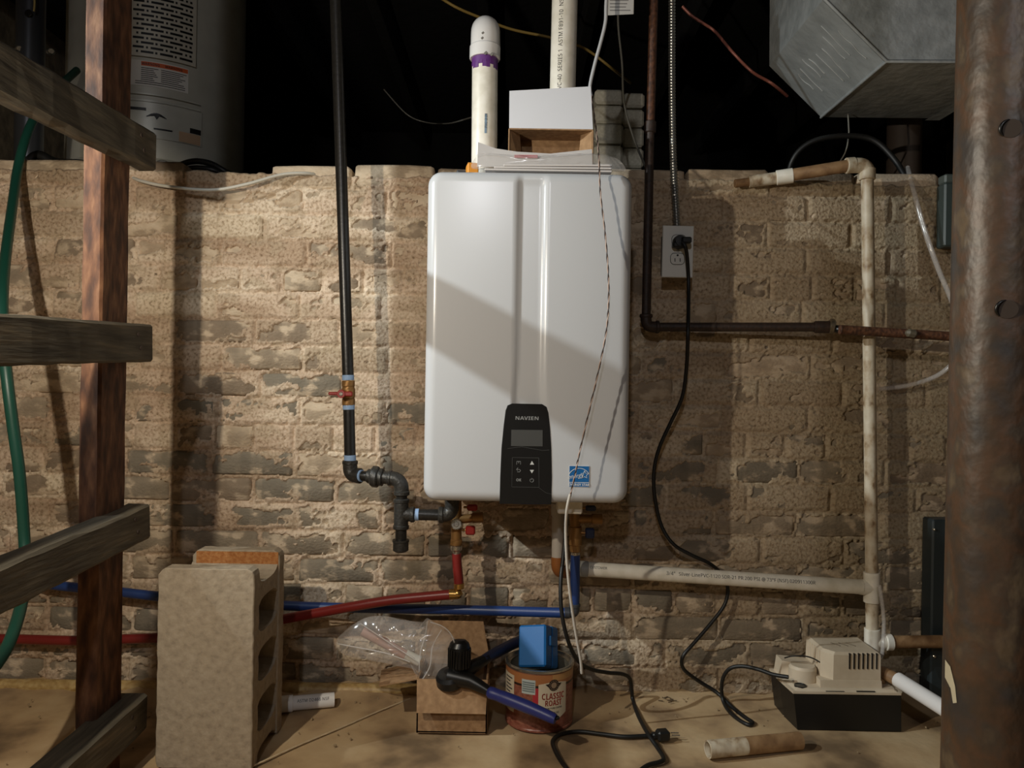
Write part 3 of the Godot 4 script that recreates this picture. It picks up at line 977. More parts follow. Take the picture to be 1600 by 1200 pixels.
# -------------------------------------------------------------------- wall hung water heater
func build_heater() -> void:
	var c := at(825, 526.5, 1.607)
	var w := 0.432
	var h := 0.695
	var zf := -1.607
	var zb := -1.943
	var t := thing("tankless_water_heater", "white wall-hung tankless water heater with black control panel", "water heater", Vector3(c.x, c.y - h / 2, -1.775))
	var st := fresh()
	st.set_smooth_group(0)
	var xs := []
	var ys := []
	for e in [0.0, 0.001, 0.003, 0.006, 0.010, 0.015, 0.020, 0.025, 0.032]:
		xs.append(-w / 2 + e)
		ys.append(-h / 2 + e)
	for k in range(1, 60):
		xs.append(lerpf(-w / 2 + 0.032, w / 2 - 0.032, k / 60.0))
	for k in range(1, 34):
		ys.append(lerpf(-h / 2 + 0.032, h / 2 - 0.032, k / 34.0))
	for e in [0.032, 0.025, 0.020, 0.015, 0.010, 0.006, 0.003, 0.001, 0.0]:
		xs.append(w / 2 - e)
		ys.append(h / 2 - e)
	const RC := 0.030   # corner seen from the front
	const RE := 0.022   # rounding of the edge
	var grid := []
	for y0 in ys:
		var row := []
		for x0 in xs:
			var x: float = x0
			var y: float = y0
			var qx := absf(x) - (w / 2 - RC)
			var qy := absf(y) - (h / 2 - RC)
			var d: float
			if qx > 0 and qy > 0:
				var l := sqrt(qx * qx + qy * qy)
				var m := maxf(qx, qy)     # square corner squeezed into a round one
				x = signf(x) * (w / 2 - RC + qx * m / l)
				y = signf(y) * (h / 2 - RC + qy * m / l)
				d = RC - m
			else:
				d = minf(w / 2 - absf(x), h / 2 - absf(y))
			var z := 0.0
			if d < RE:
				z = -RE + sqrt(maxf(0.0, RE * RE - (RE - d) * (RE - d)))
			# the sunk strip down the middle; it swings left towards the panel
			var v := (y + h / 2) / h
			var sl := -0.0255 - 0.010 * smoothstep(0.45, 0.05, v)
			var sr := 0.036 + 0.012 * smoothstep(0.45, 0.0, v)
			var g := smoothstep(sl - 0.0015, sl + 0.004, x) * (1.0 - smoothstep(sr - 0.010, sr + 0.001, x))
			z -= 0.0075 * g * smoothstep(0.0, 0.03, d)
			z -= 0.004 * pow(absf(x) / (w / 2), 3.0)
			row.append(Vector3(c.x + x, c.y + y, zf + z))
		grid.append(row)
	var ny := ys.size()
	var nx := xs.size()
	for j in ny - 1:
		for i in nx - 1:
			quad(st, grid[j][i], grid[j][i + 1], grid[j + 1][i + 1], grid[j + 1][i])
	var rim := []
	for i in nx:
		rim.append(grid[0][i])
	for j in range(1, ny):
		rim.append(grid[j][nx - 1])
	for i in range(nx - 2, -1, -1):
		rim.append(grid[ny - 1][i])
	for j in range(ny - 2, 0, -1):
		rim.append(grid[j][0])
	var mid := Vector3(c.x, c.y, zb)
	for k in rim.size():
		var a: Vector3 = rim[k]
		var b: Vector3 = rim[(k + 1) % rim.size()]
		var a2 := Vector3(a.x, a.y, zb)
		var b2 := Vector3(b.x, b.y, zb)
		quad(st, a2, b2, b, a)
		tri(st, mid, b2, a2)
	var wm := StandardMaterial3D.new()
	wm.albedo_color = Color8(186, 187, 189)
	wm.roughness = 0.24
	part(t, "cover", st, wm)
	# black panel
	var zp := zf + 0.0015
	st = fresh()
	plate(st, outline([[780.5, 787.5], [861.5, 788], [862.5, 745], [861.5, 700], [859.5, 668], [857, 645], [854, 636], [847, 631.5], [800, 630.5], [793, 633.5], [790, 641], [787, 664], [783.5, 700], [781.5, 745]], 1.605), zf - 0.012, zp, 0.0012)
	var panel := part(t, "control_panel", st, plain(Color8(20, 20, 20), 0.28))
	var put := func(px: float, py: float) -> Transform3D:
		var p := at(px, py, 1.6055)
		return Transform3D(Basis(), Vector3(p.x, p.y, zp))
	var grey := plain(Color8(128, 128, 126), 0.5)
	part(panel, "brand_lettering", lettering("NAVIEN", 0.0072, put.call(823.5, 653.5), true, 0.0, 0.0, 1.35), grey)
	st = fresh()
	plate(st, outline([[798.5, 697], [848, 697.5], [848, 672], [799, 671.5]], 1.6055), zp - 0.001, zp + 0.0006, 0.0003)
	part(panel, "display", st, plain(Color8(70, 70, 68), 0.3))
	st = fresh()
	var pad := outline([[800, 761], [842.5, 761.5], [842, 715.5], [800.5, 715]], 1.6055)
	for i in 4:
		var p := pad[i]
		var q := pad[(i + 1) % 4]
		tube(st, [Vector3(p.x, p.y, zp), Vector3(q.x, q.y, zp)], 0.0006, 5)
	part(panel, "button_frame", st, plain(Color8(58, 58, 56), 0.4))
	var sym := plain(Color8(186, 186, 182), 0.5)
	st = fresh()
	plate(st, outline([[828, 726], [834.5, 726], [831.2, 720]], 1.6055), zp - 0.0004, zp + 0.0004)
	part(panel, "up_button", st, sym)
	st = fresh()
	plate(st, outline([[831, 739.5], [834.3, 734.2], [827.8, 734.2]], 1.6055), zp - 0.0004, zp + 0.0004)
	part(panel, "down_button", st, sym)
	part(panel, "ok_button", lettering("OK", 0.0058, put.call(810.5, 750), true), grey)
	st = fresh()
	var ring := PackedVector3Array()
	for k in 14:
		var a := PI * 0.72 + TAU * 0.82 * k / 13.0
		ring.append(put.call(831, 750.5).origin + Vector3(cos(a), sin(a), 0.03) * 0.0038)
	tube(st, ring, 0.0005, 5)
	var pw: Vector3 = put.call(831, 750.5).origin
	tube(st, [pw + Vector3(0, 0.001, 0.0002), pw + Vector3(0, 0.005, 0.0002)], 0.0005, 5)
	part(panel, "power_button", st, grey)
	st = fresh()
	tube(st, run([[808, 737.5, 1.6053], [812, 737.5, 1.6053], [813.5, 735.5, 1.6053], [812, 733.5, 1.6053], [807.5, 733.5, 1.6053]]), 0.0005, 5)
	tube(st, run([[809.5, 731, 1.6053], [807, 733.5, 1.6053], [809.5, 736, 1.6053]]), 0.0005, 5)
	part(panel, "return_button", st, grey)
	st = fresh()
	tube(st, run([[807.5, 726, 1.6053], [807.5, 721, 1.6053], [813.5, 721, 1.6053], [813.5, 726, 1.6053]]), 0.0005, 5)
	tube(st, run([[810.5, 721, 1.6053], [810.5, 724, 1.6053]]), 0.0005, 5)
	part(panel, "menu_button", st, grey)
	st = fresh()
	tube(st, run([[793, 701, 1.6053], [815, 698, 1.6053], [848, 704, 1.6053], [858, 703, 1.6053]]), 0.0004, 4)
	part(panel, "film_crease", st, plain(Color8(74, 74, 72), 0.3))
	st = fresh()
	tube(st, run([[842, 762, 1.6053], [853, 770, 1.6053], [861, 772, 1.6053]]), 0.0004, 4)
	part(panel, "film_crease", st, plain(Color8(74, 74, 72), 0.3))
	# blue efficiency sticker
	var zs := zf + 0.0004
	var s := put.call(905, 744.5).origin as Vector3
	s.z = zs
	st = fresh()
	plate(st, rounded(Vector2(s.x, s.y), 0.0425, 0.0445, 0.0006, 2), zs - 0.006, zs, 0.0)
	var stick := part(t, "blue_sticker", st, mats.label)
	st = fresh()
	plate(st, rounded(Vector2(s.x, s.y + 0.0048), 0.0412, 0.0335, 0.0002, 2), zs - 0.001, zs + 0.0003, 0.0)
	plate(st, rounded(Vector2(s.x, s.y - 0.0174), 0.0412, 0.0083, 0.0002, 2), zs - 0.001, zs + 0.0003, 0.0)
	part(stick, "blue_field", st, plain(Color8(20, 92, 150), 0.4))
	st = fresh()
	var arc := PackedVector3Array()
	for k in 17:
		var a := lerpf(PI * 0.86, PI * 0.14, k / 16.0)
		arc.append(s + Vector3(cos(a) * 0.0225, -0.0035 + sin(a) * 0.0205, 0.0004))
	tube(st, arc, 0.0006, 5)
	var star := PackedVector3Array()
	for k in 11:
		var a := PI / 2 + PI * k / 5.0
		star.append(s + Vector3(0.0115, 0.0035, 0.0004) + Vector3(cos(a), sin(a), 0) * (0.0085 if k % 2 == 0 else 0.0038))
	tube(st, star, 0.0006, 5)
	part(stick, "star_mark", st, mats.label)
	part(stick, "script_lettering", lettering("energy", 0.0078, Transform3D(Basis(Vector3(0, 0, 1), 0.16), s + Vector3(-0.007, 0.0005, 0.0003)), false, 0.0, 0.35, 1.0), mats.label)
	part(stick, "capital_lettering", lettering("ENERGY STAR", 0.0048, Transform3D(Basis(), s + Vector3(0, -0.0174, 0.0003)), true, 0.0, 0.0, 1.05), mats.label)
	# socket plate below, wall bracket
	st = fresh()
	var pc := at(889, 792, 1.70)
	box(st, pc + Vector3(0, 0.004, 0), Vector3(0.054, 0.03, 0.06), 0.003)
	part(t, "pipe_shroud", st, mats.pvc)

# -------------------------------------------------------------------- on top of the heater
func pipe_print(parent: Node3D, words: String, a: Vector3, b: Vector3, high: float, r: float, front: float, called := "printed_lettering") -> void:
	var x := (b - a).normalized()
	var z := Vector3(0, 0, 1)
	z = (z - x * z.dot(x)).normalized()
	var y := z.cross(x)
	z = z.rotated(x, front)
	y = y.rotated(x, front)
	part(parent, called, lettering(words, high, Transform3D(Basis(x, y, z), (a + b) / 2 + z * r), false, -r), mats.ink)

func build_top_clutter() -> void:
	var top := at(825, 265, 1.607).y
	# left vent pipe with elbow
	var p0 := at(757, 262, 1.81)
	p0.y = top
	var p1 := at(757, 92, 1.81)
	p1.x += 0.001
	var t := thing("vent_pipe", "white plastic vent pipe with elbow and purple primer ring on the heater", "pipe", p0)
	var st := fresh()
	collar(st, p0, p1 + Vector3(0, 0.01, 0), 0.0302, 0.001, 28)
	var pipe := part(t, "pipe", st, mats.pvc)
	st = fresh()
	lathe(st, p1 - Vector3(0, 0.018, 0), Vector3.UP, [[0.0302, 0.0], [0.0307, 0.0], [0.0307, 0.022], [0.0302, 0.022]], 28)
	for k in 9:
		var a := -1.2 + k * 0.3
		var q := p1 + Vector3(sin(a) * 0.0303, -0.018 - 0.003 * (k % 3), cos(a) * 0.0303)
		box(st, q, Vector3(0.009, 0.008 + 0.004 * ((k * 5) % 3), 0.0012), 0.0003, Basis(Vector3.UP, a))
	part(pipe, "primer_ring", st, plain(Color8(98, 48, 122), 0.5))
	st = fresh()
	patch(st, p0, 0.0304, 0.0, 0.17, at(757, 208, 1.78).y - top, at(757, 178, 1.78).y - top, 3)
	part(pipe, "bar_code_sticker", st, plain(Color8(120, 142, 160), 0.6))
	pipe_print(pipe, "PVC  2 IN", p0 + Vector3(0, 0.12, 0), p0 + Vector3(0, 0.2, 0), 0.006, 0.0303, 0.1)
	st = fresh()
	var q := p1 - Vector3(0, 0.002, 0)
	lathe(st, q, Vector3.UP, [[0.0302, 0.0], [0.035, 0.0], [0.0362, 0.002], [0.0362, 0.028], [0.034, 0.031]], 28)
	var path := PackedVector3Array([q + Vector3(0, 0.026, 0), q + Vector3(0, 0.045, 0)])
	for k in 9:
		var a := PI / 2 * k / 8
		path.append(q + Vector3(0, 0.052 + 0.024 * sin(a), -0.024 * (1 - cos(a))))
	path.append(q + Vector3(0, 0.076, -0.12))
	tube(st, path, 0.0338, 28)
	var elbow := part(t, "elbow", st, mats.white)
	st = fresh()
	for e in [[754.5, 51, 0.006], [753.5, 59, 0.006], [751.5, 65, 0.004], [759, 83, 0.008], [768.5, 85, 0.008]]:
		var f := at(e[0], e[1], 1.7755)
		st = fresh()
		box(st, Vector3(f.x, f.y, -1.81 + 0.0335 + (0.002 if e[1] > 80 else 0.0)), Vector3(e[2], e[2] * 0.8, 0.002), 0.0008, Basis(Vector3(0, 0, 1), 0.7))
		part(elbow, "smudge", st, plain(Color8(120, 116, 110), 0.8))

	# right vent pipe running up
	p0 = at(876, 250, 1.81)
	p0.y = top
	p1 = at(884, -60, 1.81)
	var dir := (p1 - p0).normalized()
	p1 = p0 + dir * (2.28 - p0.y) / dir.y
	t = thing("vent_pipe", "white plastic vent pipe rising out of view behind the open white box", "pipe", p0)
	st = fresh()
	collar(st, p0, p1, 0.0302, 0.001, 28)
	pipe = part(t, "pipe", st, mats.pvc)
	var l0 := p0 + dir * 0.16
	pipe_print(pipe, "PVC-40  SERIES 1  ASTM F891-10  NSF", l0, l0 + dir * 0.36, 0.0098, 0.0303, -0.32)

	# small things at the left end
	for e in [[707, 254, 15, 13, Color8(120, 36, 34), "small_red_box", "small dark red box on the heater top left of the vent pipe", 1.78], [720, 254, 14, 15, Color8(52, 54, 58), "small_black_block", "small black block between the red and the orange box", 1.76], [738, 251, 17, 21, Color8(216, 142, 44), "small_orange_box", "small orange box on the heater top beside the left vent pipe", 1.73]]:
		var f := at(e[0], e[1], e[7])
		var hh: float = e[3] / F * e[7] + 0.012
		st = fresh()
		box(st, Vector3(f.x, top + hh / 2, -e[7]), Vector3(e[2] / F * e[7], hh, 0.035), 0.002, Basis(Vector3.UP, 0.2))
		var o := thing(e[5], e[6], "box", Vector3(f.x, top, -e[7]))
		part(o, "body", st, plain(e[4], 0.6))
		st = fresh()
		box(st, Vector3(f.x, top + hh, -e[7]), Vector3(e[2] / F * e[7] * 0.96, 0.002, 0.034), 0.0005, Basis(Vector3.UP, 0.2))
		part(o, "lid", st, plain((e[4] as Color).lightened(0.1), 0.6))

	# clear bag with folded papers lying over the front of the top
	var ol := PackedVector3Array()
	for e in [[738, 263], [743, 246], [752, 240], [800, 243], [860, 243], [920, 240], [950, 243], [968, 250], [978, 266], [960, 268], [900, 266], [830, 263], [780, 263]]:
		var f := at(e[0], e[1], 1.655)
		ol.append(Vector3(f.x, maxf(f.y, top + 0.003), -1.655))
	st = fresh()
	pillow(st, ol, 0.036, 0.004, 3)
	var bag := thing("document_bag", "clear plastic bag of folded papers lying on the heater top", "bag", Vector3(ol[0].x, top, -1.655))
	part(bag, "film", st, mats.clear)
	st = fresh()
	for k in 3:
		var f := at(856, 257 - k * 2.5, 1.66)
		box(st, Vector3(f.x + 0.01 * k, top + 0.006 + 0.0055 * k, -1.668), Vector3(0.27 - 0.02 * k, 0.004, 0.075), 0.001, Basis(Vector3(0, 0, 1), 0.006 * k))
	part(bag, "folded_papers", st, plain(Color8(196, 190, 186), 0.8))
	st = fresh()
	var s0 := at(750, 222, 1.69)
	var pts := [at(747, 222, 1.672), at(775, 232, 1.668), at(808, 237, 1.665), at(860, 240, 1.665), at(925, 233, 1.665)]
	for k in 4:
		var a: Vector3 = pts[k]
		var b: Vector3 = pts[k + 1]
		var a2 := Vector3(a.x, top + 0.016, -1.648)
		var b2 := Vector3(b.x, top + 0.016, -1.648)
		quad(st, a2, b2, b, a)
		quad(st, a + Vector3(0, 0, -0.0006), b + Vector3(0, 0, -0.0006), b2 + Vector3(0, 0, -0.0006), a2 + Vector3(0, 0, -0.0006))
	part(bag, "curled_sheet", st, plain(Color8(190, 184, 180), 0.8))
	st = fresh()
	var r0 := at(822, 243.5, 1.652)
	box(st, Vector3(r0.x, r0.y, -1.656), Vector3(0.05, 0.008, 0.0012), 0.0003, Basis(Vector3.RIGHT, -0.5))
	part(bag, "pink_print", st, plain(Color8(190, 110, 112), 0.7))

	# open carton
	var bl := at(795, 236, 1.70)
	var br := at(926, 233, 1.70)
	var y0 := top + 0.021
	var y1 := at(795, 201, 1.70).y
	var xl := bl.x
	var xr := br.x
	var d := 0.075
	var cx := (xl + xr) / 2
	var wd := xr - xl
	t = thing("open_carton", "open white carton with brown inside and raised flap on the heater", "carton", Vector3(cx, y0, -1.70))
	var k := 0.003
	st = fresh()
	box(st, Vector3(cx, y0 + k / 2, -1.70 - d / 2), Vector3(wd, k, d), 0.0004)
	box(st, Vector3(cx, (y0 + y1) / 2, -1.70 - d), Vector3(wd, y1 - y0, k), 0.0004)
	box(st, Vector3(xl, (y0 + y1) / 2, -1.70 - d / 2), Vector3(k, y1 - y0, d), 0.0004)
	box(st, Vector3(xr, (y0 + y1) / 2, -1.70 - d / 2), Vector3(k, y1 - y0, d), 0.0004)
	box(st, Vector3(cx, y1, -1.70 - d / 2), Vector3(wd, k, d), 0.0004)
	part(t, "body", st, mats.card)
	st = fresh()
	var f0 := Vector3(xr - 0.002, y0 + 0.004, -1.702)
	quad(st, f0, f0 + Vector3(0, y1 - y0 - 0.006, 0), f0 + Vector3(-0.022, y1 - y0 - 0.006, -0.03), f0 + Vector3(-0.03, 0.0, -0.03))
	part(t, "inner_flap", st, mats.card)
	st = fresh()
	f0 = Vector3(xl + 0.002, y0 + 0.004, -1.702)
	quad(st, f0 + Vector3(0, y1 - y0 - 0.006, 0), f0, f0 + Vector3(0.03, 0, -0.03), f0 + Vector3(0.022, y1 - y0 - 0.006, -0.03))
	part(t, "inner_flap", st, mats.card)
	st = fresh()
	var ft := at(796, 142, 1.715)
	var fr := at(923, 135, 1.715)
	var base := (y1 + 0.0015)
	quad(st, Vector3(xl, base, -1.700), Vector3(xr, base, -1.700), Vector3(fr.x, fr.y, -1.715), Vector3(ft.x, ft.y, -1.715))
	quad(st, Vector3(ft.x, ft.y, -1.718), Vector3(fr.x, fr.y, -1.718), Vector3(xr, base, -1.703), Vector3(xl, base, -1.703))
	quad(st, Vector3(ft.x, ft.y, -1.715), Vector3(fr.x, fr.y, -1.715), Vector3(fr.x, fr.y, -1.718), Vector3(ft.x, ft.y, -1.718))
	quad(st, Vector3(xr, base, -1.700), Vector3(xr, base, -1.703), Vector3(fr.x, fr.y, -1.718), Vector3(fr.x, fr.y, -1.715))
	part(t, "flap", st, plain(Color8(214, 214, 218), 0.6), "white flap")

	# sensor wire hanging down the front
	t = thing("sensor_wire", "long thin twisted wire hanging down in front of the white heater", "wire", at(909, 1052, 1.7))
	st = fresh()
	tube(st, smooth(run([[949, -30, 1.79], [947, 10, 1.79], [946, 35, 1.79], [939, 65, 1.79], [930, 98, 1.79], [922, 134, 1.788], [924, 150, 1.788]])), 0.0042, 8)
	part(t, "white_sheath", st, plain(Color8(184, 184, 186), 0.45), "white sheath")
	var lead := smooth(run([[924, 148, 1.788], [929, 185, 1.74], [933, 215, 1.685], [936, 250, 1.605], [938, 300, 1.575], [945, 360, 1.57], [950, 420, 1.56], [951, 470, 1.555], [947, 520, 1.55], [935, 580, 1.55], [921, 640, 1.55], [906, 705, 1.55], [899, 740, 1.55], [891, 775, 1.56]]), 10)
	for s in 2:
		var tw := PackedVector3Array()
		for i in lead.size():
			var a := i * 1.1 + PI * s
			tw.append(lead[i] + Vector3(cos(a), 0, sin(a)) * 0.0011)
		st = fresh()
		tube(st, tw, 0.0011, 6)
		part(t, "strand", st, plain(Color8(48, 36, 32) if s else Color8(176, 150, 134), 0.5))
	st = fresh()
	tube(st, smooth(run([[891, 772, 1.56], [886, 795, 1.57], [884, 830, 1.60], [886, 880, 1.62], [891, 930, 1.64], [899, 985, 1.67], [907, 1030, 1.69], [909, 1052, 1.7]])), 0.0031, 8)
	part(t, "white_lead", st, plain(Color8(196, 190, 180), 0.5), "white lower lead")
	# paper tag
	st = fresh()
	var z := 1.83
	plate(st, outline([[948, 24], [990, 22], [991, -40], [950, -40]], z), -z - 0.0006, -z)
	t = thing("paper_tag", "printed white paper tag hanging beside the rusty riser pipe", "tag", at(970, -40, z))
	part(t, "paper", st, plain(Color8(196, 194, 190), 0.7))
	st = fresh()
	for i in 5:
		var y := 16 - i * 5.2
		plate(st, outline([[953, y + 1], [985 - (i * 7) % 9, y + 1], [985 - (i * 7) % 9, y - 0.6], [953, y - 0.6]], z), -z - 0.0001, -z + 0.0004)
	part(t, "printed_lines", st, plain(Color8(128, 126, 124), 0.8))
	st = fresh()
	tube(st, [at(965, -38, z), Vector3(at(965, -38, z).x, 2.28, -z - 0.01)], 0.0012, 5)
	part(t, "string", st, mats.rubber)

func pillow(st: SurfaceTool, ol: PackedVector3Array, deep: float, jit: float, seed: int) -> void:
	var n := FastNoiseLite.new()
	n.seed = seed
	n.frequency = 22.0
	var c := Vector3.ZERO
	for p in ol:
		c += p
	c /= ol.size()
	var pts := PackedVector3Array()
	for i in ol.size():
		for k in 5:
			var a := ol[i]
			var b := ol[(i + 1) % ol.size()]
			pts.append(a.cubic_interpolate(b, ol[(i + ol.size() - 1) % ol.size()], ol[(i + 2) % ol.size()], k / 5.0))
	st.set_smooth_group(0)
	var m := pts.size()
	for side in [1.0, -1.0]:
		var rings := []
		for k in 8:
			var s := 1.0 - k / 8.0
			var ring := PackedVector3Array()
			for p in pts:
				var q := c.lerp(p, s)
				q.z += side * (deep / 2) * sqrt(1.0 - s * s) + n.get_noise_3d(q.x, q.y, side) * jit * 3.0 * (1.0 - s * 0.6)
				q.y += n.get_noise_3d(q.y, q.x, side * 3.0) * jit * (1.0 - s)
				ring.append(q)
			rings.append(ring)
		var mid := c + Vector3(0, 0, side * deep / 2)
		for k in 7:
			for i in m:
				var j := (i + 1) % m
				oquad(st, rings[k][i], rings[k][j], rings[k + 1][j], rings[k + 1][i], c)
		for i in m:
			oquad(st, rings[7][i], rings[7][(i + 1) % m], mid, mid, c)
	st.set_smooth_group(-1)

# -------------------------------------------------------------------- pipes
func build_gas_pipe() -> void:
	var z := 1.765
	var P := func(x: float, y: float) -> Vector3: return at(x, y, z)
	var t := thing("gas_pipe", "black iron gas pipe with shutoff valve dropping from above to the heater's left underside", "pipe", P.call(627, 863))
	var a: Vector3 = P.call(544, 592)
	var b: Vector3 = P.call(524.5, 0)
	var st := fresh()
	collar(st, a, a + (b - a) * ((2.28 - a.y) / (b.y - a.y)), 0.0132, 0.001, 24)
	part(t, "riser", st, mats.iron)
	var tape := func(p: Vector3, q: Vector3, r: float) -> void:
		var s := fresh()
		collar(s, p, q, r, 0.0005, 20)
		part(t, "tape_ring", s, mats.tape, "pale blue thread tape")
	tape.call(P.call(544, 594), P.call(543.8, 586), 0.0137)
	# valve
	st = fresh()
	lathe(st, P.call(544.6, 633), P.call(544, 594) - P.call(544.6, 633), [[0.0, 0.0], [0.0148, 0.0], [0.0152, 0.002], [0.0152, 0.014], [0.0140, 0.016], [0.0158, 0.022], [0.0158, 0.036], [0.0140, 0.042], [0.0152, 0.044], [0.0152, 0.056], [0.0, 0.057]], 8)
	var valve := part(t, "shutoff_valve", st, mats.brass, "brass shutoff valve")
	st = fresh()
	var hc := at(533, 615.5, z - 0.036)
	collar(st, Vector3(hc.x, hc.y, -z + 0.012), hc, 0.0045)
	part(valve, "stem", st, mats.brass)
	st = fresh()
	collar(st, hc - Vector3(0, 0, 0.006), hc + Vector3(0, 0, 0.002), 0.0095, 0.001, 16)
	box(st, hc + Vector3(-0.016, 0.0005, -0.002), Vector3(0.026, 0.0075, 0.006), 0.002)
	box(st, hc + Vector3(0.014, 0.0005, -0.003), Vector3(0.022, 0.011, 0.006), 0.002)
	var hd := part(valve, "lever", st, mats.red_handle, "red lever")
	st = fresh()
	collar(st, hc, hc + Vector3(0, 0, 0.0042), 0.0045, 0.0008, 6)
	part(t, "lever_nut", st, mats.chrome)
	tape.call(P.call(545, 640), P.call(544.8, 632), 0.0137)
	st = fresh()
	collar(st, P.call(547, 714), P.call(545, 639), 0.0130, 0.001, 24)
	part(t, "nipple", st, mats.iron)
	tape.call(P.call(547, 720), P.call(546.9, 711), 0.0137)
	# elbow, swings forwards and right
	var e1: Vector3 = P.call(547, 724)
	var ec: Vector3 = P.call(547.5, 743)
	var e2 := at(562, 743.5, z - 0.012)
	st = fresh()
	tube(st, bend(e1, ec, e2, 0.018), 0.0165, 20)
	collar(st, e1 + Vector3(0, -0.003, 0), e1 + Vector3(0, 0.007, 0), 0.0178, 0.002)
	var u := (e2 - ec).normalized()
	collar(st, e2 - u * 0.007, e2 + u * 0.003, 0.0178, 0.002)
	part(t, "elbow", st, mats.cast_iron)
	tape.call(e2 + u * 0.001, e2 + u * 0.0075, 0.0137)
	var u0 := at(575, 744, z - 0.017)
	var u1 := at(610, 747, z - 0.024)
	var ud := (u1 - u0).normalized()
	st = fresh()
	collar(st, e2, u0 + ud * 0.004, 0.0120)
	part(t, "nipple", st, mats.iron)
	st = fresh()
	collar(st, u0 - ud * 0.002, u0 + ud * 0.010, 0.0165, 0.002, 8)
	collar(st, u0 + ud * 0.008, u0 + ud * 0.026, 0.0245, 0.003, 8)
	collar(st, u0 + ud * 0.025, u0 + ud * 0.036, 0.0205, 0.002, 8)
	collar(st, u0 + ud * 0.035, u1 + ud * 0.002, 0.015, 0.001, 16)
	part(t, "union", st, mats.cast_iron)
	# second elbow, turns down
	var f1 := u1 - ud * 0.004
	var fc := at(627.5, 748, z - 0.026)
	var f2 := at(627.5, 772, z - 0.026)
	st = fresh()
	tube(st, bend(f1, fc, f2, 0.026, 8), 0.0165, 20)
	collar(st, f1 - ud * 0.001, f1 + ud * 0.008, 0.0178, 0.002)
	collar(st, f2 - Vector3(0, 0.003, 0), f2 + Vector3(0, 0.008, 0), 0.0180, 0.002)
	part(t, "elbow", st, mats.cast_iron)
	st = fresh()
	collar(st, at(627.5, 782, z - 0.026), f2, 0.0130)
	part(t, "nipple", st, mats.iron)
	# tee
	var g1 := at(627, 779, z - 0.026)
	var g2 := at(626.5, 827, z - 0.026)
	var gm := at(627, 803, z - 0.026)
	var g3 := at(648, 804, z - 0.024)
	st = fresh()
	collar(st, g2, g1, 0.0165)
	collar(st, g1 - Vector3(0, 0.010, 0), g1, 0.0182, 0.002)
	collar(st, g2, g2 + Vector3(0, 0.010, 0), 0.0182, 0.002)
	collar(st, gm, g3, 0.0160)
	collar(st, g3 - Vector3(0.010, 0, 0), g3, 0.0182, 0.002)
	part(t, "tee", st, mats.cast_iron)
	tape.call(g3, g3 + Vector3(0.010, 0, 0), 0.0137)
	var h2 := at(688, 804.5, z - 0.02)
	st = fresh()
	collar(st, g3 + Vector3(0.008, 0, 0), h2, 0.0130)
	part(t, "nipple", st, mats.iron)
	var h3 := at(706, 804, z - 0.018)
	st = fresh()
	tube(st, bend(h2 - Vector3(0.003, 0, 0), h3, h3 + Vector3(0, 0.04, 0), 0.02), 0.0165, 20)
	collar(st, h2 - Vector3(0.004, 0, 0), h2 + Vector3(0.008, 0, 0), 0.0185, 0.002)
	part(t, "elbow", st, mats.cast_iron)
	# drip leg
	st = fresh()
	collar(st, at(626.5, 850, z - 0.026), g2 + Vector3(0, 0.003, 0), 0.0130)
	part(t, "drip_leg", st, mats.iron)
	st = fresh()
	var k := at(626, 862.5, z - 0.026)
	lathe(st, k, Vector3.UP, [[0.0, 0.0], [0.013, 0.0005], [0.0178, 0.004], [0.0178, 0.022], [0.0190, 0.023], [0.0190, 0.028], [0.0, 0.028]], 20)
	part(t, "cap", st, mats.cast_iron)

func handle_block(t: Node3D, p: Vector3, s: Vector3, m: Material, called := "handle") -> void:
	var st := fresh()
	box(st, p, s, 0.003)
	var o := part(t, called, st, m)
	st = fresh()
	tube(st, [p + Vector3(-0.02, 0, -0.004), p], 0.003, 8)
	part(o, "stem", st, mats.brass)

